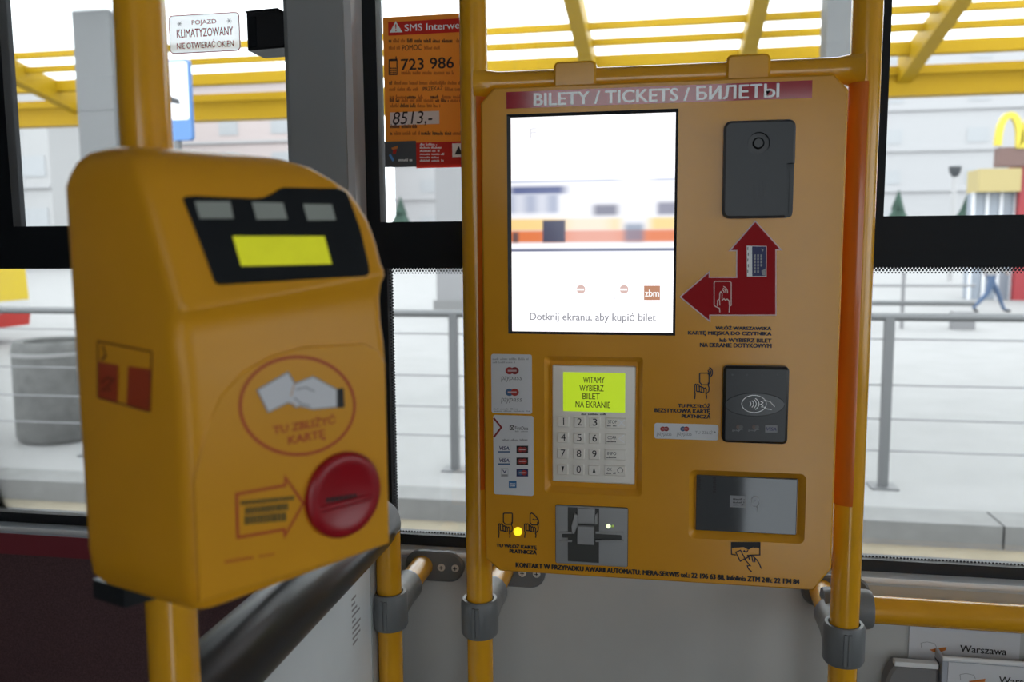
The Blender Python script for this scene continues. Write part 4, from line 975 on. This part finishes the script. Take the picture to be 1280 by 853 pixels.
# bus-stop sign
ysg = 6.3; PSg = Plane((0, ysg, 0), (1, 0, 0), (0, 0, 1))
u0, v0, u1, v1 = PSg.rect(196, 74, 238, 176)
sg = empty('bus_stop_sign', ((u0+u1)/2, ysg, G1), 'white bus stop sign with blue border on a post by the railing', 'sign')
bl = mat('sign blue', (.10, .28, .66), .4)
MB().prism(PSg, rrect(u0, v0, u1, v1, .03), -.04, 0, .004).build('board', bl, sg)
MB().flat(PSg, rrect(u0+.016, v0+.16, u1-.016, v1-.02, .02), .002).build('white_face', M['paper'], sg, 'keep')
fill(sg, PSg, [(211, 120), (224, 124), (226, 131), (211, 128)], M['dark'], .004, 'arrow_print')
MB().tube([((u0+u1)/2, ysg+.03, G1), ((u0+u1)/2, ysg+.03, v1-.1)], .03, 12).build('post', mrail, sg, 50)

# plaza buildings far back
mw = mat('white facade', (.62, .62, .63), .8); mpk = mat('pale pink facade', (.72, .62, .60), .8); mln = mat('facade joint', (.60, .60, .61), .8); mwin = mat('pale window', (.55, .57, .59), .5)
yb = 105
def building(x0, x1, y, h, m, label, rows, pitch, wz=1.6, ww=2.2, name='building'):
    b_ = empty(name, ((x0+x1)/2, y+6, G1), label, 'building')
    MB().box(x0, y, G1, x1, y+12, h).build('wall', m, b_)
    wm = MB().box(-ww/2, -.06, 0, ww/2, .1, wz).mesh('window', [mwin])
    for r in rows:
        k = x0+pitch/2
        while k < x1-ww/2: put('window', wm, None, b_, (k, y, r)); k += pitch
        MB().box(x0, y-.25, r-.9, x1, y, r-.65).build('ledge', mln, b_)
    MB().box(x0-.3, y-.5, h, x1+.3, y+12.3, h+.5).build('cornice', mln, b_)
    return b_
building(-34, 74, yb, 30, mw, 'long white office building far across the plaza', (3.5, 8, 12.5, 17, 21.5), 9)
building(-92, -36, 88, 19, mpk, 'pale pink apartment building far behind the shelter', (3, 6.5, 10, 13.5), 6)
rb_ = building(-66, -47, 60, 14.5, mat('pale grey render wall', (.6, .6, .6), .8), 'grey house with a dark brown gable roof beyond the shelter', (3, 7), 5)
q0 = on_y(-60, 5, 59); q1 = on_y(92, 62, 59); MB().prism(Plane((0, 59.5, 0), (1, 0, 0), (0, 0, 1)), [(q0.x-10, q1.z), (q1.x, q1.z), (q0.x, q0.z), (q0.x-10, q0.z)], -10, .5).build('gable_roof', mat('brown roof', (.10, .065, .06), .7), rb_)
# restaurant kiosk on the right with its yellow sign
yk2 = 27.0; PKi = Plane((0, yk2, 0), (1, 0, 0), (0, 0, 1))
u0, v0, u1, v1 = PKi.rect(1222, 211, 1275, 240)
ki = empty('restaurant', (u1+1.5, yk2+2, G1), 'red and yellow fast food restaurant with a big yellow arched letter sign', 'restaurant')
mred = mat('restaurant red', (.42, .02, .03), .5)
xk1 = u1+6
MB().box(u1, yk2, G1, xk1, yk2+.9, on_y(1290, 196, yk2).z).build('red_wall', mred, ki)
MB().box(u0, yk2+.3, G1, u1, yk2+.8, v0).build('glass_front', mat('shop glass', (.40, .45, .52), .15), ki)
for k in range(4): xx = u0+(u1-u0)*k/3; MB().box(xx-.04, yk2+.22, G1, xx+.04, yk2+.3, v0).build('glazing_bar', M['lgrey'], ki)
MB().box(u0, yk2-.1, v0, u1, yk2+.9, v1).build('fascia', mat('pale yellow fascia', (.62, .5, .2), .5), ki)
MB().box(u1-.05, yk2-.15, G1, u1+.4, yk2, G1+.9).build('red_counter', mred, ki)
for k in range(2): zz_ = on_y(1275, 350+k*13, yk2).z; MB().box(u1+.0, yk2-.05, zz_, xk1, yk2, zz_+.08).build('pale_stripe', M['lgrey'], ki)
u0b, v0b, u1b, v1b = PKi.rect(1247, 184, 1300, 208)
MB().prism(PKi, rrect(u0b, v0b, u1b, v1b), -.3, .1).build('sign_base', mat('brown sign', (.22, .12, .10), .5), ki)
# arched yellow letter
a0 = PKi.uv(1243, 183); wdt = PKi.uv(1275, 183)[0]-a0[0]; top = PKi.uv(1262, 141)[1]; bot = PKi.uv(1262, 183)[1]
mb = MB(); hm = top-bot; line = []
for arch in (0, 1):
    for k in range(11): t = pi-pi*k/10; line.append((a0[0]+wdt*.5+arch*wdt+wdt*.42*cos(t), bot+ hm*.02+hm*.9*abs(sin(t))**.75))
L = []; 
ms_ = MB()
for off in (0,):
    rib = MB().ribbon(PKi, line, hm*.19, .15)
ex = MB(); nV = len(rib.V)
ex.add(rib.V+[(x, y+.15, z) for x, y, z in rib.V], rib.F+[tuple(nV+i for i in reversed(f)) for f in rib.F]+[(2*i, 2*(i+1), nV+2*(i+1), nV+2*i) for i in range(len(line)-1)]+[(2*i+1, nV+2*i+1, nV+2*i+3, 2*i+3) for i in range(len(line)-1)])
ex.build('arched_letter', mat('sign yellow', (.90, .72, .04), .4), ki)
# lamp post and clipped conifers
lz = on_z(1187, 352, G1)
lp_ = empty('lamp_post', lz, 'slim pale lamp post with a dark cap between the small conifers', 'lamp post')
zt_ = on_y(1187, 219, lz.y).z
MB().tube([lz, (lz.x, lz.y, zt_)], .11, 10).build('post', mat('pale post', (.6, .6, .6), .6), lp_, 50)
MB().tube([(lz.x, lz.y, zt_-.1), (lz.x, lz.y, zt_+.1), (lz.x, lz.y, zt_+.35)], [.10, .22, .26], 14).build('lamp_head', M['charcoal'], lp_, 50)
mtr = mat('dark conifer green', (.035, .085, .06), .9, noise=.4, nscale=2); mtk = mat('bark', (.12, .08, .05), .9)
for px, py, lab in ((1120, 238, 'small conifer beside the black window post, outside on the plaza'), (1207, 236, 'small conifer near the restaurant, outside on the plaza'), (502, 246, 'small conifer seen below the orange notice, outside on the plaza')):
    g = on_z(px, 330, G1); h = on_y(px, py, g.y).z
    t = empty('conifer', g, lab, 'tree', 'conifers on the plaza')
    MB().tube([g, g+Vector((0, 0, 1.2))], .18, 8).build('trunk', mtk, t, 50)
    mb = MB(); H = h-G1; R0 = H*.34; n = 14
    for k in range(5):
        zb = G1+.5+(H-.5)*k/5.6; zt2 = G1+.5+(H-.5)*min(1, (k+1.9)/5.6); r = R0*(1-k/5.4)
        ring = [Vector((g.x+r*(1+.22*random.uniform(-1, 1))*cos(2*pi*j/n), g.y+r*(1+.22*random.uniform(-1, 1))*sin(2*pi*j/n), zb+random.uniform(-.12, .12))) for j in range(n)]
        tp = [Vector((g.x+.03*cos(2*pi*j/n), g.y+.03*sin(2*pi*j/n), zt2)) for j in range(n)]
        mb.rings([ring, tp])
    mb.build('foliage', mtr, t)

# striding passer-by beyond the railing
def person(foot):
    bm = bmesh.new(); sk = bm.verts.layers.skin.verify()
    pts = {'pelvis': (0, 0, .95, .125), 'waist': (0, .0, 1.10, .125), 'chest': (.02, 0, 1.32, .16), 'neck': (.04, 0, 1.49, .055), 'head0': (.06, 0, 1.60, .085), 'head1': (.07, 0, 1.72, .07),
           'hipL': (.0, .09, .90, .095), 'kneeL': (.22, .09, .52, .062), 'ankL': (.40, .09, .10, .042), 'toeL': (.56, .09, .06, .035),
           'hipR': (0, -.09, .90, .095), 'kneeR': (-.10, -.09, .50, .062), 'ankR': (-.42, -.09, .16, .042), 'toeR': (-.30, -.09, .05, .035),
           'shL': (.02, .19, 1.42, .07), 'elL': (-.10, .25, 1.16, .048), 'wrL': (.0, .25, .94, .034), 'haL': (.05, .25, .86, .038),
           'shR': (.02, -.19, 1.42, .07), 'elR': (.02, -.25, 1.14, .048), 'wrR': (.2, -.25, 1.0, .034), 'haR': (.27, -.25, .96, .038)}
    V = {}
    for k, (x, y, z, r) in pts.items():
        v = bm.verts.new((x, y, z)); v[sk].radius = (r, r); V[k] = v
    V['pelvis'][sk].use_root = True
    for a, b_ in (('pelvis', 'waist'), ('waist', 'chest'), ('chest', 'neck'), ('neck', 'head0'), ('head0', 'head1'), ('pelvis', 'hipL'), ('hipL', 'kneeL'), ('kneeL', 'ankL'), ('ankL', 'toeL'), ('pelvis', 'hipR'), ('hipR', 'kneeR'), ('kneeR', 'ankR'), ('ankR', 'toeR'), ('chest', 'shL'), ('shL', 'elL'), ('elL', 'wrL'), ('wrL', 'haL'), ('chest', 'shR'), ('shR', 'elR'), ('elR', 'wrR'), ('wrR', 'haR')): bm.edges.new((V[a], V[b_]))
    me = bpy.data.meshes.new('p'); bm.to_mesh(me); bm.free()
    o = bpy.data.objects.new('p', me); COL.objects.link(o); o.modifiers.new('s', 'SKIN'); sd = o.modifiers.new('d', 'SUBSURF'); sd.levels = 2
    m2 = bpy.data.meshes.new_from_object(o.evaluated_get(bpy.context.evaluated_depsgraph_get())); bpy.data.objects.remove(o)
    for m in (mat('jacket grey', (.45, .44, .43), .8), mat('blue jeans', (.10, .16, .28), .9), mat('skin', (.55, .33, .24), .6), mat('dark shoes', (.03, .03, .03), .6), mat('brown hair', (.06, .035, .02), .7)): m2.materials.append(m)
    lowz = min(v.co.z for v in m2.vertices)
    for p in m2.polygons:
        c = p.center; p.use_smooth = True
        p.material_index = 3 if c.z < .1 or (c.x < -.25 and c.z < .14) else 1 if c.z < .93 and abs(c.y) < .2 else 2 if (c.z > 1.5 or (abs(c.y) > .2 and c.z < .93) or (c.x > .22 and c.z > .9)) else 0
        if c.z > 1.68 or (c.z > 1.57 and c.x < .04): p.material_index = 4
    o = bpy.data.objects.new('person', m2); COL.objects.link(o)
    o.location = (foot.x, foot.y, foot.z-lowz); o.rotation_euler.z = .15
    WT[o.name] = Vector(o.location)
    return o
pe = person(on_z(1236, 391, G1)); tag(pe, 'person in a grey jacket and blue jeans striding across the plaza', 'person')

for o in COL.objects:
    if o.name.split('.')[0] in ('small_print', 'arrow_print', 'label_print', 'upright_print', 'panel_print', 'button_print', 'card_picture_marks', 'logo_lettering', 'indicator_dots', 'grip_ribs'): o['kind'] = 'stuff'
